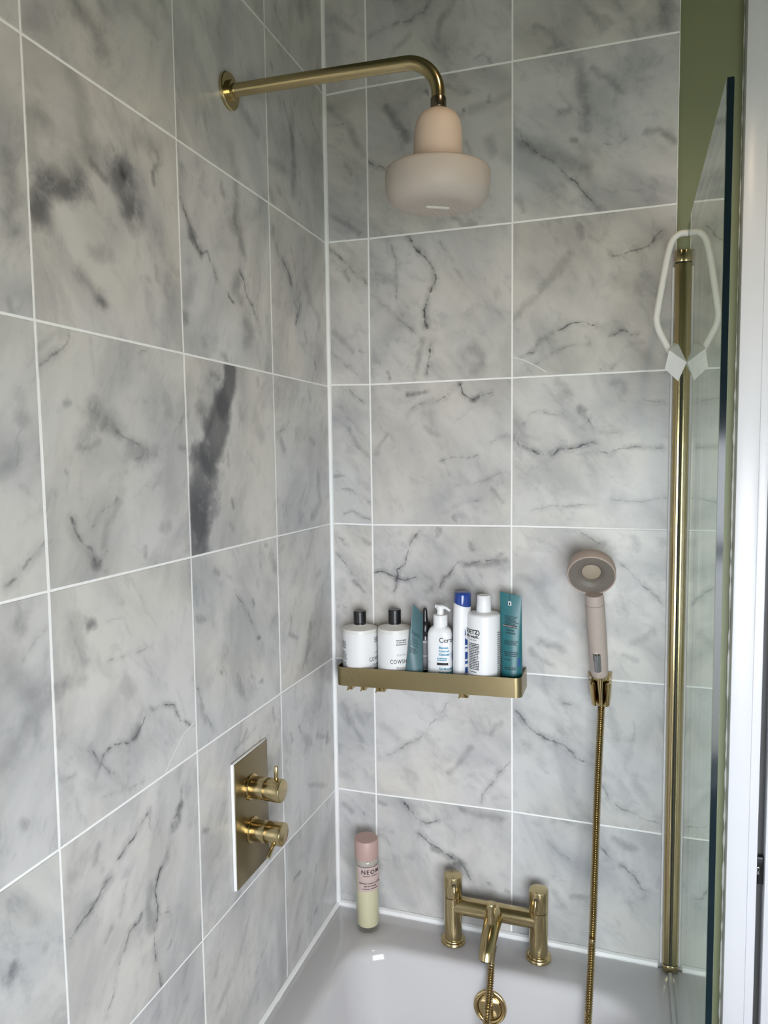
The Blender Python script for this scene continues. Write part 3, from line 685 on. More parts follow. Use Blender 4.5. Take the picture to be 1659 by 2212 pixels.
RIM = -.58
bath = thing('bathtub', 'white acrylic bathtub along the left tiled wall, under the brass taps', 'bathtub', (.375, -.85, -1.13))
def ring(ins, z, outer=False, r=None):
    if outer: return rrect(.0015 + ins, .749 - ins, -1.692 + ins, -.0015 - ins, max(.004, .012 - ins), z)
    return rrect(.078 + ins, .671 - ins, -1.58 + ins * 1.4, -.108 - ins, r or max(.03, .088 - ins * .35), z)
rings = [ring(0, -.625, True), ring(0, RIM - .006, True), ring(.002, RIM - .002, True), ring(.006, RIM, True)]
rings += [ring(-.010, RIM), ring(-.004, RIM - .0006), ring(.002, RIM - .0025), ring(.007, RIM - .0065), ring(.011, RIM - .013), ring(.0145, RIM - .024),
          ring(.022, RIM - .07), ring(.036, RIM - .16), ring(.050, RIM - .25), ring(.066, RIM - .32), ring(.090, RIM - .368), ring(.125, RIM - .392), ring(.17, RIM - .40)]
make('shell', MB().loft(rings, cap0=False, cap1=True), M['acrylic'], bath, sharp=60)
make('side_panel', MB().box(.728, .744, -1.69, -.003, -1.13, -.626, .002), M['acrylic'], bath)
nO = Vector((0, -1, .16)).normalized()
oc = Vector((.3785, -.1275, -.648))
ov = make('overflow_cover', MB().lathe([(0, 0), (.0335, 0), (.0335, .003), (.0318, .0062), (.0285, .0075), (.0255, .0066), (.0235, .0045), (.0232, .0030), (0, .0030)], oc, nO, 48), M['brass_polish'], bath)
make('overflow_knob', MB().lathe([(0, .0030), (.0218, .0030), (.0218, .0062), (.0205, .0072), (0, .0076)], oc, nO, 48), M['brass_polish'], ov)

# ================================================================ glass screen
GX = .7192
scr = thing('shower_screen', 'frameless clear glass shower screen with full-height brass pole against the tiles', 'shower screen', (.7145, -.0105, RIM))
gl = make('glass_panel', MB().box(GX, GX + .008, -.632, -.0135, RIM + .0035, .8455, .0006, 1), M['glass'], scr)
ed = MB().box(GX + .0006, GX + .0074, -.6335, -.6322, RIM + .004, .8452).box(GX + .0006, GX + .0074, -.632, -.022, .8456, .8464)
make('polished_edge', ed, M['edge'], scr)
pole = MB().lathe([(0, -.562), (.0100, -.562), (.0100, .802), (0, .802)], (.7145, -.0105, 0), n=40)
make('wall_profile', pole, M['brass'], scr)
for z0, z1 in ((.8045, .826), (RIM + .0005, -.5645)):
    make('end_cap', MB().cyl(.0102, (.7145, -.0105, z0), (.7145, -.0105, z1), .0012), M['brass'], scr)
for z0, z1 in ((.802, .8045), (-.5645, -.562)):
    make('groove_ring', MB().cyl(.0092, (.7145, -.0105, z0), (.7145, -.0105, z1), .0002), M['dark_gap'], scr)
make('gasket', MB().box(.7168, .7190, -.0212, -.012, -.562, .60), M['dark_gap'], scr)
make('silicone_bead', bead([(.7035, -.003, -.57), (.7035, -.003, .80)], .0036, 9, .12), M['caulk'], scr)
make('bottom_seal', MB().box(GX - .0035, GX + .0098, -.632, -.02, RIM + .0004, RIM + .0032, .0008), M['seal'], scr)

# white loop hook on the glass
hk = thing('towel_hook', 'white loop-shaped hook with wedge foot on the glass screen, in front of the brass pole', 'hook', (GX, -.13, .60))
HY = -.128
hp = spline([(GX - .0004, HY, .8262), (.713, HY, .8264), (.7045, HY, .8255), (.6955, HY, .8185), (.6885, HY, .801), (.6812, HY, .762), (.6712, HY, .698), (.6700, HY, .684), (.6742, HY, .666), (.6868, HY, .640), (.6985, HY, .618)], 8)
make('loop', MB().tube(hp, .0054, 16), M['white_coat'], hk)
# folded wedge foot: a slanted pale top facet and a darker front facet meeting on the glass
ft = [(.6905, HY - .018, .6285), (.6985, HY + .010, .6440), (.7065, HY + .010, .6420), (GX - .0004, HY - .018, .6065), (.7065, HY - .004, .5765), (.6848, HY - .004, .5985)]
fb = [(.6930, HY + .016, .6250), (.6990, HY + .016, .6400), (.7060, HY + .016, .6390), (GX - .0004, HY + .016, .6085), (.7065, HY + .016, .5800), (.6870, HY + .016, .6000)]
fm_ = MB().add(ft + fb, [(0, 1, 2, 3), (0, 3, 4, 5), (6, 7, 8, 9, 10, 11)] + [(i, (i + 1) % 6, 6 + (i + 1) % 6, 6 + i) for i in range(6)])
make('foot', fm_, M['white_coat'], hk, smooth=False)

# ================================================================ overhead shower
AY = -.404
arm = thing('overhead_shower', 'overhead shower with bent brass arm and blush pink mushroom-shaped head', 'shower', (0, AY, 1.049))
make('flange', MB().lathe([(0, .0004), (.0288, .0004), (.0288, .0045), (.0275, .006), (.016, .0062), (.016, .011), (.0145, .012), (0, .012)], (0, AY, 1.0490), (1, 0, -.02), 48), M['brass'], arm)
el = [Vector((.008, AY, 1.0490)), Vector((.15, AY, 1.0455)), Vector((.300, AY, 1.0410))]
for k in range(1, 13):
    a = math.radians(90 * k / 12)
    el.append(Vector((.300 + .052 * math.sin(a), AY, 1.0410 - .052 * (1 - math.cos(a)))))
el.append(Vector((.3522, AY, .974)))
make('pipe', MB().tube(el, .0104, 28), M['brass'], arm)
make('nut', MB().cyl(.0118, (.3522, AY, .9675), (.3522, AY, .983), .001), M['bronze'], arm)

TH = Matrix.Translation((.3522, AY, .965)) @ Euler((math.radians(2.0), math.radians(1.8), 0)).to_matrix().to_4x4()
bell = [(0, .003), (.010, .003), (.0165, .0), (.0250, -.0045), (.0312, -.012), (.0345, -.022), (.0358, -.034), (.0366, -.060), (.0369, -.086)]
disc = [(.030, -.0835), (.070, -.0835), (.0752, -.0838), (.0778, -.0858), (.0788, -.0900), (.0789, -.1030), (.0781, -.1130), (.0755, -.1225), (.0705, -.1300), (.0630, -.1352), (.0540, -.1376), (.0440, -.1380), (0, -.1380)]
hd = make('head_disc', MB(TH).lathe(disc, (0, 0, 0), n=72), M['disc_shaded'], arm)
make('neck', MB(TH).lathe(bell, (0, 0, 0), n=56), M['blush'], hd)
nz = MB(TH)
for k, (rad, cnt) in enumerate(((.012, 10), (.020, 16), (.028, 22), (.036, 28), (.044, 34))):
    for i in range(cnt):
        a = 2 * math.pi * (i + .5 * (k % 2)) / cnt
        if rad < .024 and abs(math.sin(a - .2)) < .5: continue
        nz.lathe([(0, -.1385), (.0005, -.1385), (.0007, -.1372)], (rad * math.cos(a), rad * math.sin(a), 0), n=6)
props(make('nozzle', nz, M['nozzle_pale'], hd), kind='stuff')
sl = [Vector((-.0185 + .037 * i / 12, -.004, -.1382)) for i in range(13)]
make('insert', MB(TH @ Matrix.Rotation(.50, 4, 'Z')).tube(sl, [.0012] + [.0028] * 11 + [.0012], 12), M['pale'], hd)

# ================================================================ thermostatic valve
vlv = thing('shower_valve', 'brushed brass shower valve plate with two round knobs on the left wall', 'shower valve', (0, -.4, -.17))
make('silicone_bed', MB().box(.0002, .0058, -.4605, -.3415, -.2800, -.0575, .0022), M['caulk'], vlv)
make('plate', MB().box(.0052, .0078, -.4572, -.3408, -.2790, -.0592, .0008), M['brass_plate'], vlv)
for z, ang in ((-.1195, math.radians(90)), (-.1975, None)):
    kn = make('knob', MB().cyl(.0197, (.0390, AY, z), (.0690, AY, z), .0010, 48), M['brass'], vlv)
    make('body', MB().cyl(.0188, (.0078, AY, z), (.0386, AY, z), .0008, 48), M['brass'], kn)
    make('collar', MB().lathe([(.0188, 0), (.0225, 0), (.0225, .003), (.0212, .0042), (.0188, .0042)], (.0078, AY, z), (1, 0, 0), 48), M['brass_polish'], kn)
    d = Vector((0, 0, 1)) if ang else Vector((-.05, -.80, -.60)).normalized()
    px = .0575
    make('pin', MB().cyl(.0038, Vector((px, AY, z)) + d * .017, Vector((px, AY, z)) + d * .0425, .0006, 20), M['brass'], kn)

# ================================================================ bath taps
tap = thing('bath_tap', 'brass deck-mounted bath mixer tap with two columns on the bath rim', 'tap', (.3755, -.05, RIM))
TY = -.05
for tx in (.2855, .4645):
    cl = make('column', MB().lathe([(.0190, RIM + .008), (.0190, RIM + .012), (.0188, -.479), (.0188, -.4785), (0, -.4785)], (tx, TY, 0), n=48), M['brass'], tap)
    make('base_flange', MB().lathe([(0, RIM + .0003), (.0262, RIM + .0003), (.0262, RIM + .0055), (.0252, RIM + .0068), (.0215, RIM + .0072), (.0205, RIM + .0095), (.019, RIM + .0105), (0, RIM + .0105)], (tx, TY, 0), n=48), M['brass'], cl)
    hnd = make('handle', MB().cyl(.0193, (tx, TY, -.4773), (tx, TY, -.4330), .0010, 48), M['brass'], tap)
    dx = .010 if tx < .37 else .0
    dv = Vector((dx - .0035, -.0195, 0)).normalized()
    up = Vector((0, 0, 1))
    c0 = Vector((tx, TY, 0)) + dv * .0188
    make('recess_shade', MB().cyl(.0040, c0 + up * -.4470 - dv * .002, c0 + up * -.4470 + dv * .0009, .0003, 20), M['dark_gap'], hnd)  # solid dark disc drawn for the shade in the pin hole
    make('pin', MB().tube([c0 + up * -.4460 + dv * .0002, c0 + up * -.4520 + dv * .0034, c0 + up * -.4620 + dv * .0054, c0 + up * -.4730 + dv * .0062, c0 + up * -.4742 + dv * .0062], [.0020, .0027, .0033, .0038, .0030], 14), M['brass_polish'], hnd)
    if tx > .37: make('grub_screw', MB().cyl(.0032, Vector((tx, TY, -.4845)) + dv * .010, Vector((tx, TY, -.4845)) + dv * .0196, .0004, 16), M['brass'], cl)
    make('mark', MB().box(tx - .0005 + dv.x * .014, tx + .0005 + dv.x * .014, TY - .0165, TY - .0120, -.4331, -.43285), M['dark_gap'], hnd)
make('crossbar', MB().tube([(.2855, TY, -.4985), (.4645, TY, -.4985)], .0183, 40), M['brass'], tap)
sp = spline([(.3750, -.046, -.4985), (.3748, -.066, -.5005), (.3740, -.088, -.5085), (.3725, -.110, -.5210), (.3715, -.127, -.5360), (.3713, -.134, -.5490)], 7)
rs = [.0205 + (.0148 - .0205) * min(1, (i / (len(sp) - 1)) * 1.3) for i in range(len(sp))]
spt = make('spout', MB().tube(sp, rs, 36), M['brass'], tap)
make('outlet', MB().cyl(.0112, sp[-1] + Vector((0, .0005, .004)), sp[-1] + Vector((0, -.0018, -.0012)), .0006, 24), M['dark_gap'], spt)  # dark plug draws the shade inside the spout mouth
make('diverter_knob', MB().lathe([(0, -.505), (.0070, -.505), (.0070, -.480), (.0082, -.474), (.0070, -.468), (.0092, -.462), (.0092, -.4535), (.0082, -.4522), (0, -.452)], (.3742, -.094, 0), n=32), M['brass'], tap)

# ================================================================ hose (one piece from tap to hand shower)
hs = thing('shower_hose', 'ribbed brass shower hose looping from the bath tap up to the hand shower', 'hose', (.575, -.06, -.3))
path = [(.3790, -.0890, -.5460), (.3775, -.1060, -.5630), (.3792, -.1215, -.5725), (.3805, -.138, -.5890), (.3812, -.1645, -.6150), (.3812, -.181, -.6393), (.384, -.198, -.71), (.395, -.205, -.80), (.43, -.21, -.875), (.475, -.21, -.898), (.52, -.205, -.875), (.552, -.195, -.80), (.5655, -.180, -.70),
        (.5688, -.160, -.6131), (.5708, -.133, -.5499), (.5722, -.108, -.4921), (.5731, -.094, -.4607), (.5755, -.065, -.321), (.5780, -.050, -.1929), (.5828, -.0445, -.045), (.5830, -.0440, -.030)]
cp = resample(spline(path, 14), .00105)
rad = [.0067 + .0011 * math.cos(2 * math.pi * i / 4.0) for i in range(len(cp))]
make('ribbed_tube', MB().tube(cp, rad, 14), M['brass_hose'], hs, sharp=80)
hb, ht = Vector((.5785, -.046, .030)), Vector((.5697, -.083, .178))
hu = (ht - hb).normalized()
make('conical_nut', MB().tube([(.5830, -.0440, -.038), (.5822, -.0442, -.020), (.5805, -.0450, .008), (.5797, -.0454, .019)], [.0083, .0088, .0118, .0125], 28), M['brass_polish'], hs)

# ================================================================ hand shower and its wall bracket
br = thing('wall_bracket', 'small brass cradle bracket on the tiles holding the hand shower', 'bracket', (.580, 0, -.01))
q0 = [(.5545, -.0005, .015), (.6025, -.0005, .018), (.6005, -.0005, -.036), (.5615, -.0005, -.037)]
q1 = [(.5565, -.012, .015), (.6010, -.012, .018), (.5995, -.012, -.036), (.5630, -.012, -.037)]
q2 = [(.5640, -.026, .009), (.5960, -.026, .011), (.5940, -.026, -.030), (.5675, -.026, -.031)]
make('back_plate', MB().loft([q0, q1, q2]), M['brass_polish'], br, sharp=25)
cr = MB()
segs = 40
ring_o, ring_i = [], []
for k in range(segs + 1):
    a = math.radians(-90 + 36 + (360 - 72) * k / segs)
    ring_o.append((math.cos(a), math.sin(a)))
def cr_ring(z, ro, ri):
    c = Vector((.5808, -.0450, 0)) + Vector((.0003, .0, 0)) * (z / -.01)
    o = [(c.x + ro * a, c.y + ro * b2, z) for a, b2 in ring_o]
    i = [(c.x + ri * a, c.y + ri * b2, z) for a, b2 in reversed(ring_o)]
    return o + i
cr.loft([cr_ring(-.036, .0170, .0128), cr_ring(-.034, .0176, .0128), cr_ring(-.002, .0205, .0145), cr_ring(.008, .0215, .0160), cr_ring(.010, .0208, .0166)])
make('cradle', cr, M['brass_polish'], br, sharp=50)

hsd = thing('hand_shower', 'taupe ring-faced hand shower standing upright in the brass wall bracket', 'hand shower', (.5785, -.046, .02))
hl = (ht - hb).length
hx = [(0, -.010), (.0128, -.0100), (.0152, -.0070), (.0166, -.001), (.0172, .012), (.0178, .05), (.0180, .085), (.0177, .125), (.0175, hl + .004), (.016, hl + .012), (0, hl + .012)]
make('handle', MB().lathe(hx, hb, hu, 44), M['taupe'], hsd)
make('seam', MB().lathe([(.0172, 0), (.01775, 0), (.01775, .0006), (.0172, .0006)], hb + hu * (hl - .0085), hu, 44), M['nozzle'], hsd)
fn = Vector((.035, -.885, -.465)).normalized()
fc = Vector((.5640, -.100, .2255))
hp2 = [(0, -.034), (.030, -.034), (.0385, -.031), (.0432, -.025), (.0446, -.016), (.0446, -.0025), (.0440, -.0006), (.0430, 0), (.0418, -.0006), (.0414, -.0024)]
hed = make('head', MB().lathe(hp2, fc, fn, 64), M['taupe_head'], hsd)
make('spray_face', MB().lathe([(.0414, -.0024), (.036, -.0024), (.030, -.0030), (.024, -.0052), (.0195, -.0090), (.0172, -.0135)], fc, fn, 64), M['taupe_dark'], hed)
make('centre_disc', MB().lathe([(.0172, -.0135), (.0165, -.0130), (0, -.0125)], fc, fn, 48), M['taupe_mid'], hed)
fq = Vector((0, 0, 1)).rotation_difference(fn).to_matrix().to_4x4()
FM = Matrix.Translation(fc) @ fq
nz = MB(FM)
for k, (rad_, cnt, zz) in enumerate(((.038, 40, -.0024), (.0345, 36, -.0024), (.031, 32, -.0029), (.0275, 28, -.0040), (.0243, 24, -.0050))):
    for i in range(cnt):
        a = 2 * math.pi * (i + .5 * (k % 2)) / cnt
        nz.lathe([(.0008, zz - .0006), (.00075, zz + .0003), (0, zz + .0004)], (rad_ * math.cos(a), rad_ * math.sin(a), 0), n=5)
props(make('nozzle', nz, M['nozzle'], hed), kind='stuff')
# chrome push button on the handle front
fw = Vector((.02, -1, 0)); fw = (fw - hu * fw.dot(hu)).normalized()
bc = hb + hu * .028 + fw * .0152 + Vector((-.0025, 0, 0))
bt = []
for k in range(13):
    a = math.pi * k / 12
    bt.append((bc - hu * .0205 * math.cos(a), .0078 * math.sqrt(max(0.02, min(1, math.sin(a) * 2.2)))))
make('button', MB().tube([p for p, _ in bt], [r for _, r in bt], 20, flat=1.0), M['chrome'], hsd)
make('button_rim', MB().tube([bc - fw * .0022 + p for p in [-hu * .0225, -hu * .021, -hu * .016, hu * .016, hu * .021, hu * .0225]], [.004, .0060, .0080, .0080, .0060, .004], 20), M['taupe_rim'], hsd)

# ================================================================ shelf
shf = thing('shower_shelf', 'long brass shower shelf tray on the tiles, full of bottles', 'shelf', (.236, 0, -.03))
SX0, SX1, SD = .0385, .4326, .082
TILT = math.atan2(.0078, SX1 - SX0)
SM = Matrix.Translation((SX0, 0, 0)) @ Matrix.Rotation(-TILT, 4, 'Y') @ Matrix.Translation((-SX0, 0, 0))
def u_path(off, r):
    x0, x1, y1 = SX0 + off, SX1 - off, -(SD - off)
    p = [(x0, -.001)]
    for k in range(9):
        a = math.radians(180 + 90 * k / 8); p.append((x0 + r + r * math.cos(a), y1 + r + r * math.sin(a)))
    for k in range(9):
        a = math.radians(270 + 90 * k / 8); p.append((x1 - r + r * math.cos(a), y1 + r + r * math.sin(a)))
    p.append((x1, -.001))
    return p
zb, zt = -.0345, .0055
po_, pi_ = u_path(0, .014), u_path(.002, .012)
cross = lambda z: [(x, y, z) for x, y in po_] + [(x, y, z) for x, y in reversed(pi_)]
make('rail', MB(SM).loft([cross(zb), cross(zt)]), M['brass_shelf'], shf, sharp=35)
fl = u_path(.0025, .0118)
make('base', MB(SM).loft([[(x, y, zb + .001) for x, y in fl], [(x, y, zb + .003) for x, y in fl]]), M['brass_shelf'], shf, sharp=35)
make('wall_strip', MB(SM).box(SX0 + .003, SX1 - .003, -.003, -.0006, zb + .003, zb + .022, .0005), M['brass_shelf'], shf)
for a, b2 in ((.0595, .0705), (.0900, .1005), (.1240, .1440), (.3030, .3225)):
    make('drip_clip', MB(SM).box(a, b2, -.070, -.050, zb - .0115, zb + .0005, .0006).box(a - .0015, a + .0015, -.072, -.050, zb - .0135, zb - .0112, .0004), M['brass_polish'], shf)


def sz(x): return zb + .0032 + (x - SX0) * math.tan(TILT)      # top of the tilted shelf base


# ---------------------------------------------------------------- printed writing
def text2d(s, size, spacing=1.0, shear=0.0, align='CENTER', bold=0.0):
    cu = bpy.data.curves.new('print', 'FONT')
    cu.body = s; cu.size = size; cu.space_character = spacing; cu.shear = shear; cu.align_x = align
    cu.resolution_u = 3; cu.offset = bold
    ob = bpy.data.objects.new('print', cu)
    COL.objects.link(ob)
    dg = bpy.context.evaluated_depsgraph_get()
    me = bpy.data.meshes.new_from_object(ob.evaluated_get(dg))
    vs = [(v.co.x, v.co.y) for v in me.vertices]; fs = [tuple(p.vertices) for p in me.polygons]
    bpy.data.objects.remove(ob); bpy.data.curves.remove(cu); bpy.data.meshes.remove(me)
    return vs, fs


def round_map(cx, cy, rx, ry=None, eps=.0005):
    ry = ry or rx
    def f(phi0, u, z):
        p = phi0 + u / rx
        return (cx + (rx + eps) * math.sin(p), cy - (ry + eps) * math.cos(p), z)
    return f


def lettering(parent, fmap, phi, z, s, size, mat, name='lettering', vert=False, xs=1.0, **kw):
    vs, fs = text2d(s, size, **kw)
    vs = [(u * xs, v) for u, v in vs]
    if vert: vs = [(-v, u) for u, v in vs]
    return make(name, MB().add([fmap(phi, u, z + v) for u, v in vs], fs), mat, parent, smooth=False)


def small_print(parent, fmap, phi, z, width, rows, pitch, mat, seed, hgt=.55, ragged=.25, align='L'):
    rnd = random.Random(seed); mb = MB()
    for k in range(rows):
        w = width * (1 - ragged * rnd.random()); u = -width / 2 if align == 'L' else -w / 2
        end = u + w
        while u < end:
            ww = min(rnd.uniform(.0012, .0042), end - u)
            if ww < .0006: break
            n = max(1, int(ww / .0015)); zz = z - k * pitch
            for i in range(n):
                a, b2 = u + ww * i / n, u + ww * (i + 1) / n
                mb.add([fmap(phi, a, zz), fmap(phi, b2, zz), fmap(phi, b2, zz + pitch * hgt), fmap(phi, a, zz + pitch * hgt)], [(0, 1, 2, 3)])
            u += ww + .0007
    return make('small_print', mb, mat, parent, smooth=False)


def patch(parent, name, fmap, phi, u0, u1, z0, z1, mat, n=10):
    vs = []; fs = []
    for i in range(n + 1):
        u = u0 + (u1 - u0) * i / n
        vs += [fmap(phi, u, z0), fmap(phi, u, z1)]
    for i in range(n): fs.append((2 * i, 2 * i + 2, 2 * i + 3, 2 * i + 1))
    return make(name, MB().add(vs, fs), mat, parent)


GRP = 'bottles and tubes on the brass shelf'
# -------- two milky round bottles with black caps
def round_bottle(name, label, cx, cy, r, ztop, capz, cap_r):
    z0 = sz(cx) + .0009
    t = thing(name, label, 'bottle', (cx, cy, z0), GRP)
    body = [(0, 0), (r - .004, 0), (r - .001, .001), (r, .004), (r, ztop - z0 - .005), (r - .0012, ztop - z0 - .0012), (r - .005, ztop - z0), (r * .55, ztop - z0 + .0035), (cap_r + .0005, ztop - z0 + .006), (cap_r - .002, ztop - z0 + .008), (0, ztop - z0 + .008)]
    make('body', MB().lathe(body, (cx, cy, z0), n=56), M['cream_plastic'], t)
    zc = ztop + .0055
    make('cap', MB().lathe([(0, 0), (cap_r, 0), (cap_r, .003), (cap_r - .0006, .0036), (cap_r - .0006, .0044), (cap_r, .005), (cap_r, capz - zc - .0012), (cap_r - .0012, capz - zc), (0, capz - zc - .0008)], (cx, cy, zc), n=36), M['black_plastic'], t)
    return t


b1 = round_bottle('conditioner_bottle', 'milky bottle with black cap and black lettering, in the corner end of the shelf', .0805, -.0415, .0382, .0860, .1212, .0138)
f1 = round_map(.0805, -.0415, .0382)
lab = patch(b1, 'label', round_map(.0805, -.0415, .0382, eps=.00025), .1, -.060, .055, sz(.08) + .004, .0775, M['label_white'], 36)
lettering(b1, f1, 1.51, .0180, 'COWSHED', .0118, M['ink'], spacing=1.12, xs=.78, bold=.00012)
lettering(b1, f1, 1.51, .0075, 'Conditioner', .0062, M['ink'])
lettering(b1, f1, 1.51, .0330, 'SOFTEN', .0050, M['ink_grey'], spacing=1.2)
small_print(b1, f1, 1.51, .0650, .022, 3, .0042, M['ink_grey'], 11, align='C')
small_print(b1, f1, 1.51, -.0005, .026, 2, .0042, M['ink_grey'], 12, align='C')
for zt_, rw in ((.0585, 6), (.0365, 7), (.0150, 10)):
    small_print(b1, f1, -.72, zt_, .021, rw, .0027, M['ink_grey'], int(zt_ * 9e4), .6)
b2 = round_bottle('shampoo_bottle', 'milky bottle with black cap partly behind the grey-teal tube', .1590, -.0400, .0368, .0910, .1285, .0136)
f2 = round_map(.1590, -.0400, .0368)
patch(b2, 'label', round_map(.1590, -.0400, .0368, eps=.00025), .25, -.060, .055, sz(.159) + .004, .0820, M['label_white'], 36)
lettering(b2, f2, .69, .0205, 'COWSHED', .0118, M['ink'], spacing=1.12, xs=.78, bold=.00012)
lettering(b2, f2, .69, .0095, 'Shampoo', .0062, M['ink'])
lettering(b2, f2, .69, .0365, 'SOFTEN', .0050, M['ink_grey'], spacing=1.2)
small_print(b2, f2, .69, .0680, .024, 3, .0045, M['ink_grey'], 21, align='C')
small_print(b2, f2, .69, .0015, .026, 1, .0045, M['ink_grey'], 22, align='C')
small_print(b2, f2, .69, -.0065, .030, 1, .0045, M['ink_grey'], 23, align='C')


# -------- crimped tubes
def crimp_tube(name, label, base, rx, ry, z0, A, B, mat, bend=0.8, cap_mat=None, cap_h=.016):
    base, A, B = Vector(base), Vector(A), Vector(B)
    t = thing(name, label, 'tube', (base.x, base.y, z0), GRP)
    h_ = (B - A) / 2; top = (A + B) / 2
    nrm = h_.cross(Vector((0, 0, 1))).normalized()
    if nrm.y > 0: nrm = -nrm
    b0 = Vector((base.x, base.y, z0 + cap_h))
    def surf(a, s):
        e = s ** bend
        c = b0.lerp(top, s)
        u = Vector((rx, 0, 0)).lerp(h_, e); v = Vector((0, -ry, 0)).lerp(nrm * .0009, min(1, e * 1.03))
        return c + u * math.cos(a) + v * math.sin(a)
    n = 40
    rings = [[surf(2 * math.pi * i / n, s / 22) for i in range(n)] for s in range(23)]
    rings.insert(0, [b0 + (p - b0) * .86 + Vector((0, 0, -.0022)) for p in rings[0]])
    make('tube_body', MB().loft(rings), mat, t, sharp=50)
    make('cap', MB().lathe([(0, 0), (.78, 0), (.80, .001), (.80, cap_h - .0035), (.78, cap_h - .0023), (0, cap_h - .0023)], (base.x, base.y, z0), n=32, sx=rx, sy=ry) if False else
         MB().loft([[(base.x + rx * .8 * math.cos(2 * math.pi * i / 32), base.y + ry * .8 * math.sin(2 * math.pi * i / 32), z) for i in range(32)] for z in (z0, z0 + cap_h - .0024)]), cap_mat or mat, t)
    def fm(u0, u, s):          # u across the front, s up the tube (0..1)
        a = math.pi / 2 - (u0 + u) / max(rx, .001)
        p = surf(a, s); q = surf(a, s) - b0.lerp(top, s)
        return tuple(p + Vector((0, -.0006, 0)) + q.normalized() * .0003)
    return t, fm


t3, g3 = crimp_tube('face_cream_tube', 'grey-teal squeezed tube leaning in front of the dropper bottle', (.2075, -.0630), .0205, .0140, sz(.2075), (.2060, -.060, .1470), (.2190, -.030, .1175), M['teal_grey'], .75, M['teal_grey'], .022)
def tube_text(parent, fm, u0, s0, txt, size, mat, slen, **kw):
    vs, fs = text2d(txt, size, **kw)
    return make('lettering', MB().add([fm(u0, u, s0 + v / slen) for u, v in vs], fs), mat, parent, smooth=False)
tube_text(t3, g3, -.0015, .60, 'ELEMIS', .0095, M['ink_teal'], .14)
for k, (tx_, s_) in enumerate((('MELTING', .53), ('CLEANSING', .49), ('FACIAL GEL', .45))): tube_text(t3, g3, -.004, s_, tx_, .0045, M['ink_teal'], .14)
def tube_print(parent, fm, u0, s0, width, rows, ds, mat, seed):
    rnd = random.Random(seed); mb = MB()
    for k in range(rows):
        u = -width / 2; end = u + width * rnd.uniform(.75, 1)
        while u < end:
            w = rnd.uniform(.0015, .0045); s = s0 - k * ds
            mb.add([fm(u0, u, s), fm(u0, u + w, s), fm(u0, u + w, s + ds * .5), fm(u0, u, s + ds * .5)], [(0, 1, 2, 3)]); u += w + .0008
    return make('small_print', mb, mat, parent, smooth=False)
tube_print(t3, g3, -.004, .40, .022, 3, .026, M['ink_teal'], 31)

t8, g8 = crimp_tube('body_cream_tube', 'deep teal tube standing on its cap at the open end of the shelf', (.4085, -.0440), .0212, .0170, sz(.4085), (.3842, -.043, .1775), (.4272, -.043, .1700), M['teal'], .9, M['teal'], .018)
tube_print(t8, g8, .001, .745, .026, 7, .016, M['ink_teal'], 81)
def tube_patch(parent, name, fm, u0, u1, s0, s1, mat, n=8):
    vs = []
    for i in range(n + 1): vs += [fm(0, u0 + (u1 - u0) * i / n, s0), fm(0, u0 + (u1 - u0) * i / n, s1)]
    return make(name, MB().add(vs, [(2 * i, 2 * i + 2, 2 * i + 3, 2 * i + 1) for i in range(n)]), mat, parent)
tube_patch(t8, 'sticker', g8, -.0045, .0010, .870, .915, M['label_white'])
tube_patch(t8, 'sticker_print', lambda a, u, s: tuple(Vector(g8(a, u, s)) + Vector((0, -.0004, 0))), -.0032, -.0006, .878, .905, M['ink'])
tube_patch(t8, 'string', g8, -.0022, -.0016, .918, .995, M['ink'])
tube_patch(t8, 'band', g8, -.0165, .0130, .625, .655, M['ink'])
vs, fs = text2d('TONING BODY CREAM', .0030)
make('lettering', MB().add([tuple(Vector(g8(-.002, u, .634 + v / .19)) + Vector((0, -.0004, 0))) for u, v in vs], fs), M['ink_white'], t8, smooth=False)
tube_print(t8, g8, .0, .585, .020, 2, .03, M['ink_teal'], 82)
tube_print(t8, g8, .001, .470, .028, 3, .018, M['ink_teal'], 83)
tube_print(t8, g8, .0, .345, .027, 3, .02, M['ink_teal'], 84)
tube_print(t8, g8, -.004, .26, .018, 1, .02, M['ink_teal'], 85)
tube_print(t8, g8, -.002, .175, .022, 2, .02, M['ink_teal'], 86)
tube_text(t8, g8, -.003, .055, 'ELEMIS', .0085, M['ink_teal'], .19)
tube_patch(t8, 'blue_square', g8, .0150, .0215, .20, .29, M['blue_label'])

# -------- black dropper bottle behind
dx_, dy_ = .2215, -.0225
zd = sz(dx_) + .0006
db = thing('dropper_bottle', 'dark dropper bottle with black rubber bulb between grey-teal tube and pump bottle', 'bottle', (dx_, dy_, zd), GRP)
make('body', MB().lathe([(0, 0), (.0155, 0), (.0168, .0015), (.0168, .098), (.0155, .105), (.0110, .109), (0, .109)], (dx_, dy_, zd), n=36), M['dark_bottle'], db)
make('dropper_cap', MB().lathe([(0, .109), (.0115, .109), (.0115, .124), (.0095, .127), (.0062, .130), (.0050, .140), (.0048, .152), (.0030, .158), (0, .159)], (dx_, dy_, zd), n=28), M['black_plastic'], db)
fd = round_map(dx_, dy_, .0168)
patch(db, 'label', fd, .35, -.014, .014, zd + .030, zd + .092, M['grey_label'], 12)
for zz in (.088, .058, .029): patch(db, 'label_line', round_map(dx_, dy_, .0170), .35, -.013, .013, zd + zz, zd + zz + .0014, M['ink_white'], 12)

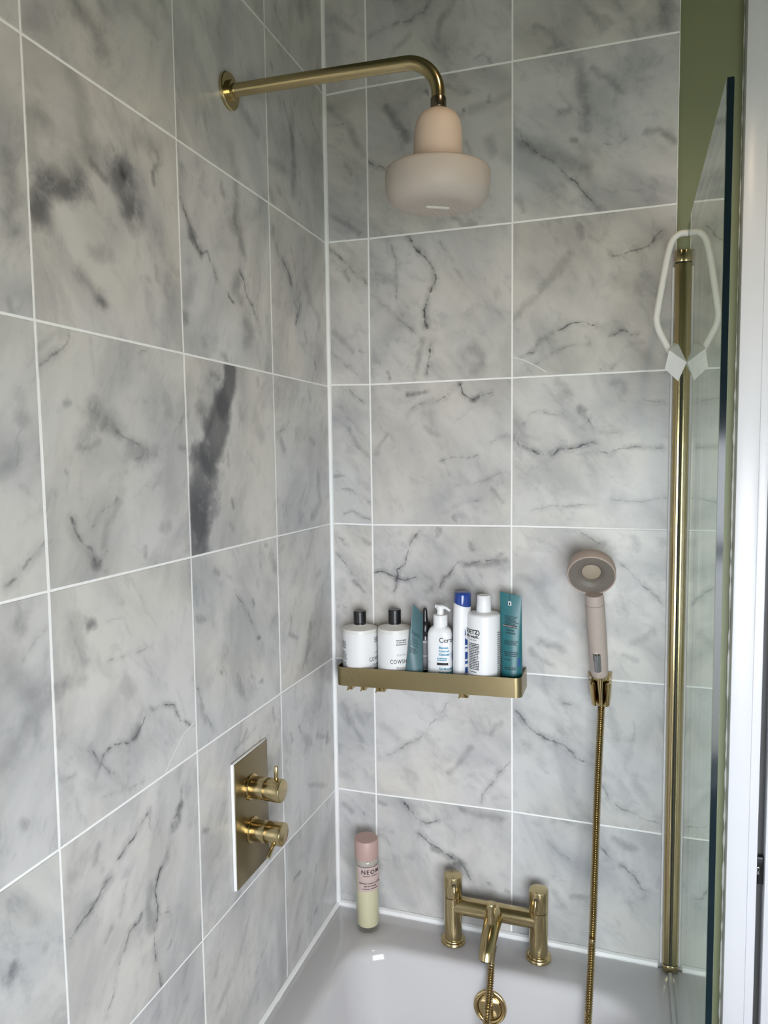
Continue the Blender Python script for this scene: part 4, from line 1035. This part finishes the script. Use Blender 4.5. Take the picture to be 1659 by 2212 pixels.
# -------- white pump bottle
px_, py_ = .2588, -.0430
zp = sz(px_) + .0007
pb = thing('pump_bottle', 'white pump bottle with black and blue lettering beside the blue-capped bottle', 'bottle', (px_, py_, zp), GRP)
def soft_box(rx, ry, z, p=3.2, n=44):
    out = []
    for i in range(n):
        a = 2 * math.pi * i / n; c, s_ = math.cos(a), math.sin(a)
        out.append((px_ + rx * math.copysign(abs(c) ** (2 / p), c), py_ + ry * math.copysign(abs(s_) ** (2 / p), s_), z))
    return out
prf = [(.0235, .016, zp), (.0255, .0185, zp + .002), (.0256, .019, zp + .01), (.0255, .019, .075), (.0248, .0185, .086), (.0225, .0172, .093), (.0185, .015, .0972), (.0142, .0135, .0992), (.0138, .0135, .101)]
make('body', MB().loft([soft_box(a, b2, z, 3.2 if z < .09 else 2.4) for a, b2, z in prf]), M['white_plastic'], pb, sharp=50)
make('collar', MB().lathe([(0, 0), (.0150, 0), (.0150, .021), (.0140, .0225), (.0072, .0230), (.0068, .042), (0, .042)], (px_ + .001, py_, .101), n=36), M['white_plastic'], pb)
pm = make('pump_head', MB().lathe([(0, 0), (.0080, 0), (.0088, .002), (.0088, .0060), (.0075, .0080), (0, .0084)], (px_ + .001, py_, .1345), n=28), M['white_plastic'], pb)
nzp = spline([(px_ - .009, py_ - .001, .1405), (px_ + .004, py_ - .001, .1405), (px_ + .015, py_ - .002, .1375), (px_ + .0225, py_ - .003, .1325)], 5)
make('nozzle', MB().tube(nzp, [.0038 - .0012 * i / (len(nzp) - 1) for i in range(len(nzp))], 14), M['white_plastic'], pm)
def fpb(phi, u, z):
    t = phi + u; e = max(-.0240, min(.0240, t))
    y = py_ - .0190 * max(.05, 1 - abs(e / .0257) ** 3.2) ** (1 / 3.2) - .0006
    if t == e: return (px_ + t, y, z)
    return (px_ + math.copysign(.0258, t), y + abs(t) - .0240 + .004, z)
lettering(pb, fpb, .0022, .0690, 'CeraVe', .0145, M['ink'], spacing=.92, align='LEFT')
for zz, tx_ in ((.0560, 'Blemish'), (.0490, 'Control'), (.0420, 'Cleanser')): lettering(pb, fpb, .0018, zz, tx_, .0062, M['ink_blue'], align='LEFT', bold=.0002)
small_print(pb, fpb, .0095, .0345, .022, 2, .0036, M['ink_blue'], 51)
patch(pb, 'band', fpb, .0095, -.0115, .0115, .0215, .0265, M['ink'], 10)
for zz, tx_ in ((.0120, 'Gel Moussant'), (.0045, 'Anti-imperfections')): lettering(pb, fpb, .0018, zz, tx_, .0060, M['ink_blue'], align='LEFT', bold=.0002)
small_print(pb, fpb, .0095, -.0010, .022, 2, .0034, M['ink_blue'], 52)
lettering(pb, fpb, -.0160, .0100, 'CERAVE', .0105, M['embossed'], name='embossed_lettering', vert=True)

# -------- tall white bottle with blue cap
hx_, hy_ = .3024, -.0390
zh = sz(hx_) + .0006
hbx = thing('shampoo_bottle', 'tall white bottle with a shiny blue cap between pump bottle and body wash', 'bottle', (hx_, hy_, zh), GRP)
def ell(rx, ry, z, dx=0.0, slant=0.0, n=36):
    return [(hx_ + dx + rx * math.cos(2 * math.pi * i / n), hy_ + ry * math.sin(2 * math.pi * i / n), z - slant * math.cos(2 * math.pi * i / n)) for i in range(n)]
make('body', MB().loft([ell(.0150, .022, zh), ell(.0168, .0245, zh + .002), ell(.0171, .025, .0, .0003), ell(.0175, .025, .06, .0012), ell(.0178, .024, .11, .0022), ell(.0177, .0225, .143, .0030, .004), ell(.0172, .021, .1475, .0033, .005)]), M['white_plastic'], hbx, sharp=50)
make('cap', MB().loft([ell(.0170, .021, .1478, .0033, .005), ell(.0174, .0212, .1495, .0034, .005), ell(.0172, .0205, .168, .0040), ell(.0166, .0198, .1715, .0041), ell(.0150, .018, .1730, .0042)]), M['blue'], hbx, sharp=45)
fh = lambda phi, u, z: (hx_ + .001 + .0178 * math.sin(phi + u / .0205), hy_ - .0258 * math.cos(phi + u / .0205), z)
patch(hbx, 'label', fh, 1.02, -.0062, .008, zh + .004, .100, M['blue_label'], 8)
for k, zz in enumerate((.004, .020, .033, .052, .062, .080)): patch(hbx, 'label_print', lambda p, u, z: (fh(p, u, z)[0] + .0002, fh(p, u, z)[1] - .0005, z), 1.02, -.0060, .006, zz, zz + (.007 if k % 2 else .004), M['ink_white'], 6)
patch(hbx, 'side_label', fh, -1.25, -.004, .004, .030, .048, M['blue_label'], 4)

# -------- white body wash bottle
wx_, wy_ = .3510, -.0435
zw = sz(wx_) + .0009
bw = thing('body_wash_bottle', 'white round body wash bottle with white cap and black print', 'bottle', (wx_, wy_, zw), GRP)
make('body', MB().lathe([(0, 0), (.0305, 0), (.0333, .002), (.0338, .005), (.0338, .128 - zw), (.0332, .1305 - zw), (.0305, .1330 - zw), (.022, .1345 - zw), (.0155, .1355 - zw), (.0148, .138 - zw), (0, .138 - zw)], (wx_, wy_, zw), n=56), M['white_plastic'], bw)
make('cap', MB().lathe([(0, 0), (.0150, 0), (.0152, .001), (.0140, .031), (.0132, .0322), (.0100, .0325), (.0095, .0318), (0, .0318)], (wx_, wy_, .1365), n=40), M['white_plastic'], bw)
fw_ = round_map(wx_, wy_, .0338)
lettering(bw, fw_, -.05, .0945, '(MALIN+GOETZ)', .0120, M['ink'], spacing=.98, bold=.00035, align='RIGHT')
lettering(bw, fw_, -.09, .0865, 'body wash.', .0092, M['ink'], bold=.00025, align='RIGHT')
lettering(bw, fw_, -.52, .0810, 'rinse clean.', .0045, M['ink'])
small_print(bw, fw_, -.46, .0735, .026, 16, .00345, M['ink'], 71, .55, .12)
small_print(bw, fw_, -.50, .0160, .018, 1, .003, M['ink'], 73)
small_print(bw, fw_, 1.28, .0950, .012, 20, .0045, M['ink_grey'], 72)

# ================================================================ bath foam bottle on the rim
nx_, ny_ = .0965, -.0600
nb = thing('bath_foam_bottle', 'tall glass bath foam bottle with pink cap on the bath corner', 'bottle', (nx_, ny_, RIM))
NM = Matrix.Translation((nx_, ny_, RIM + .0004)) @ Euler((0, math.radians(-.6), 0)).to_matrix().to_4x4()
make('glass', MB(NM).lathe([(0, 0), (.0235, 0), (.0258, .0012), (.0264, .004), (.0264, .156), (.0255, .1600), (.0235, .1618)], (0, 0, 0), n=56), M['bottle_glass'], nb)
make('bath_foam', MB(NM).lathe([(0, .0105), (.0225, .0105), (.0240, .0125), (.0240, .145), (0, .145)], (0, 0, 0), n=48), M['cream_fluid'], nb)
make('neck_ring', MB(NM).lathe([(0, .1455), (.0240, .1455), (.0240, .1615), (0, .1615)], (0, 0, 0), n=40), M['pale_neck'], nb)
make('cap', MB(NM).lathe([(0, 0), (.0255, 0), (.0258, .001), (.0258, .0400), (.0250, .0410), (0, .0410)], (0, 0, .1622), n=56), M['pink_cap'], nb)
fN0 = round_map(0, 0, .0264, eps=.0003); fN1 = round_map(0, 0, .0264, eps=.0007)
fn0 = lambda p, u, z: tuple(NM @ Vector(fN0(p, u, z))); fn1 = lambda p, u, z: tuple(NM @ Vector(fN1(p, u, z)))
patch(nb, 'label', fn0, .62, -.0298, .0298, .0950, .1490, M['pink_label'], 20)
vsN, fsN = text2d('NEOM', .0128, spacing=1.25, bold=.0002, align='LEFT')
make('lettering', MB().add([fn1(-.13, u, .1345 + v) for u, v in vsN], fsN), M['ink'], nb, smooth=False)
for s_, z_, q_ in (('ORGANICS  LONDON', .1290, .0030), ("PERFECT NIGHT'S SLEEP", .1120, .0044), ('BATH FOAM', .1060, .0046), ('LAVENDER, CHAMOMILE', .1005, .0030)):
    vsN, fsN = text2d(s_, q_, spacing=1.08, bold=.0001)
    make('lettering', MB().add([fn1(.62, u, z_ + v) for u, v in vsN], fsN), M['ink'], nb, smooth=False)
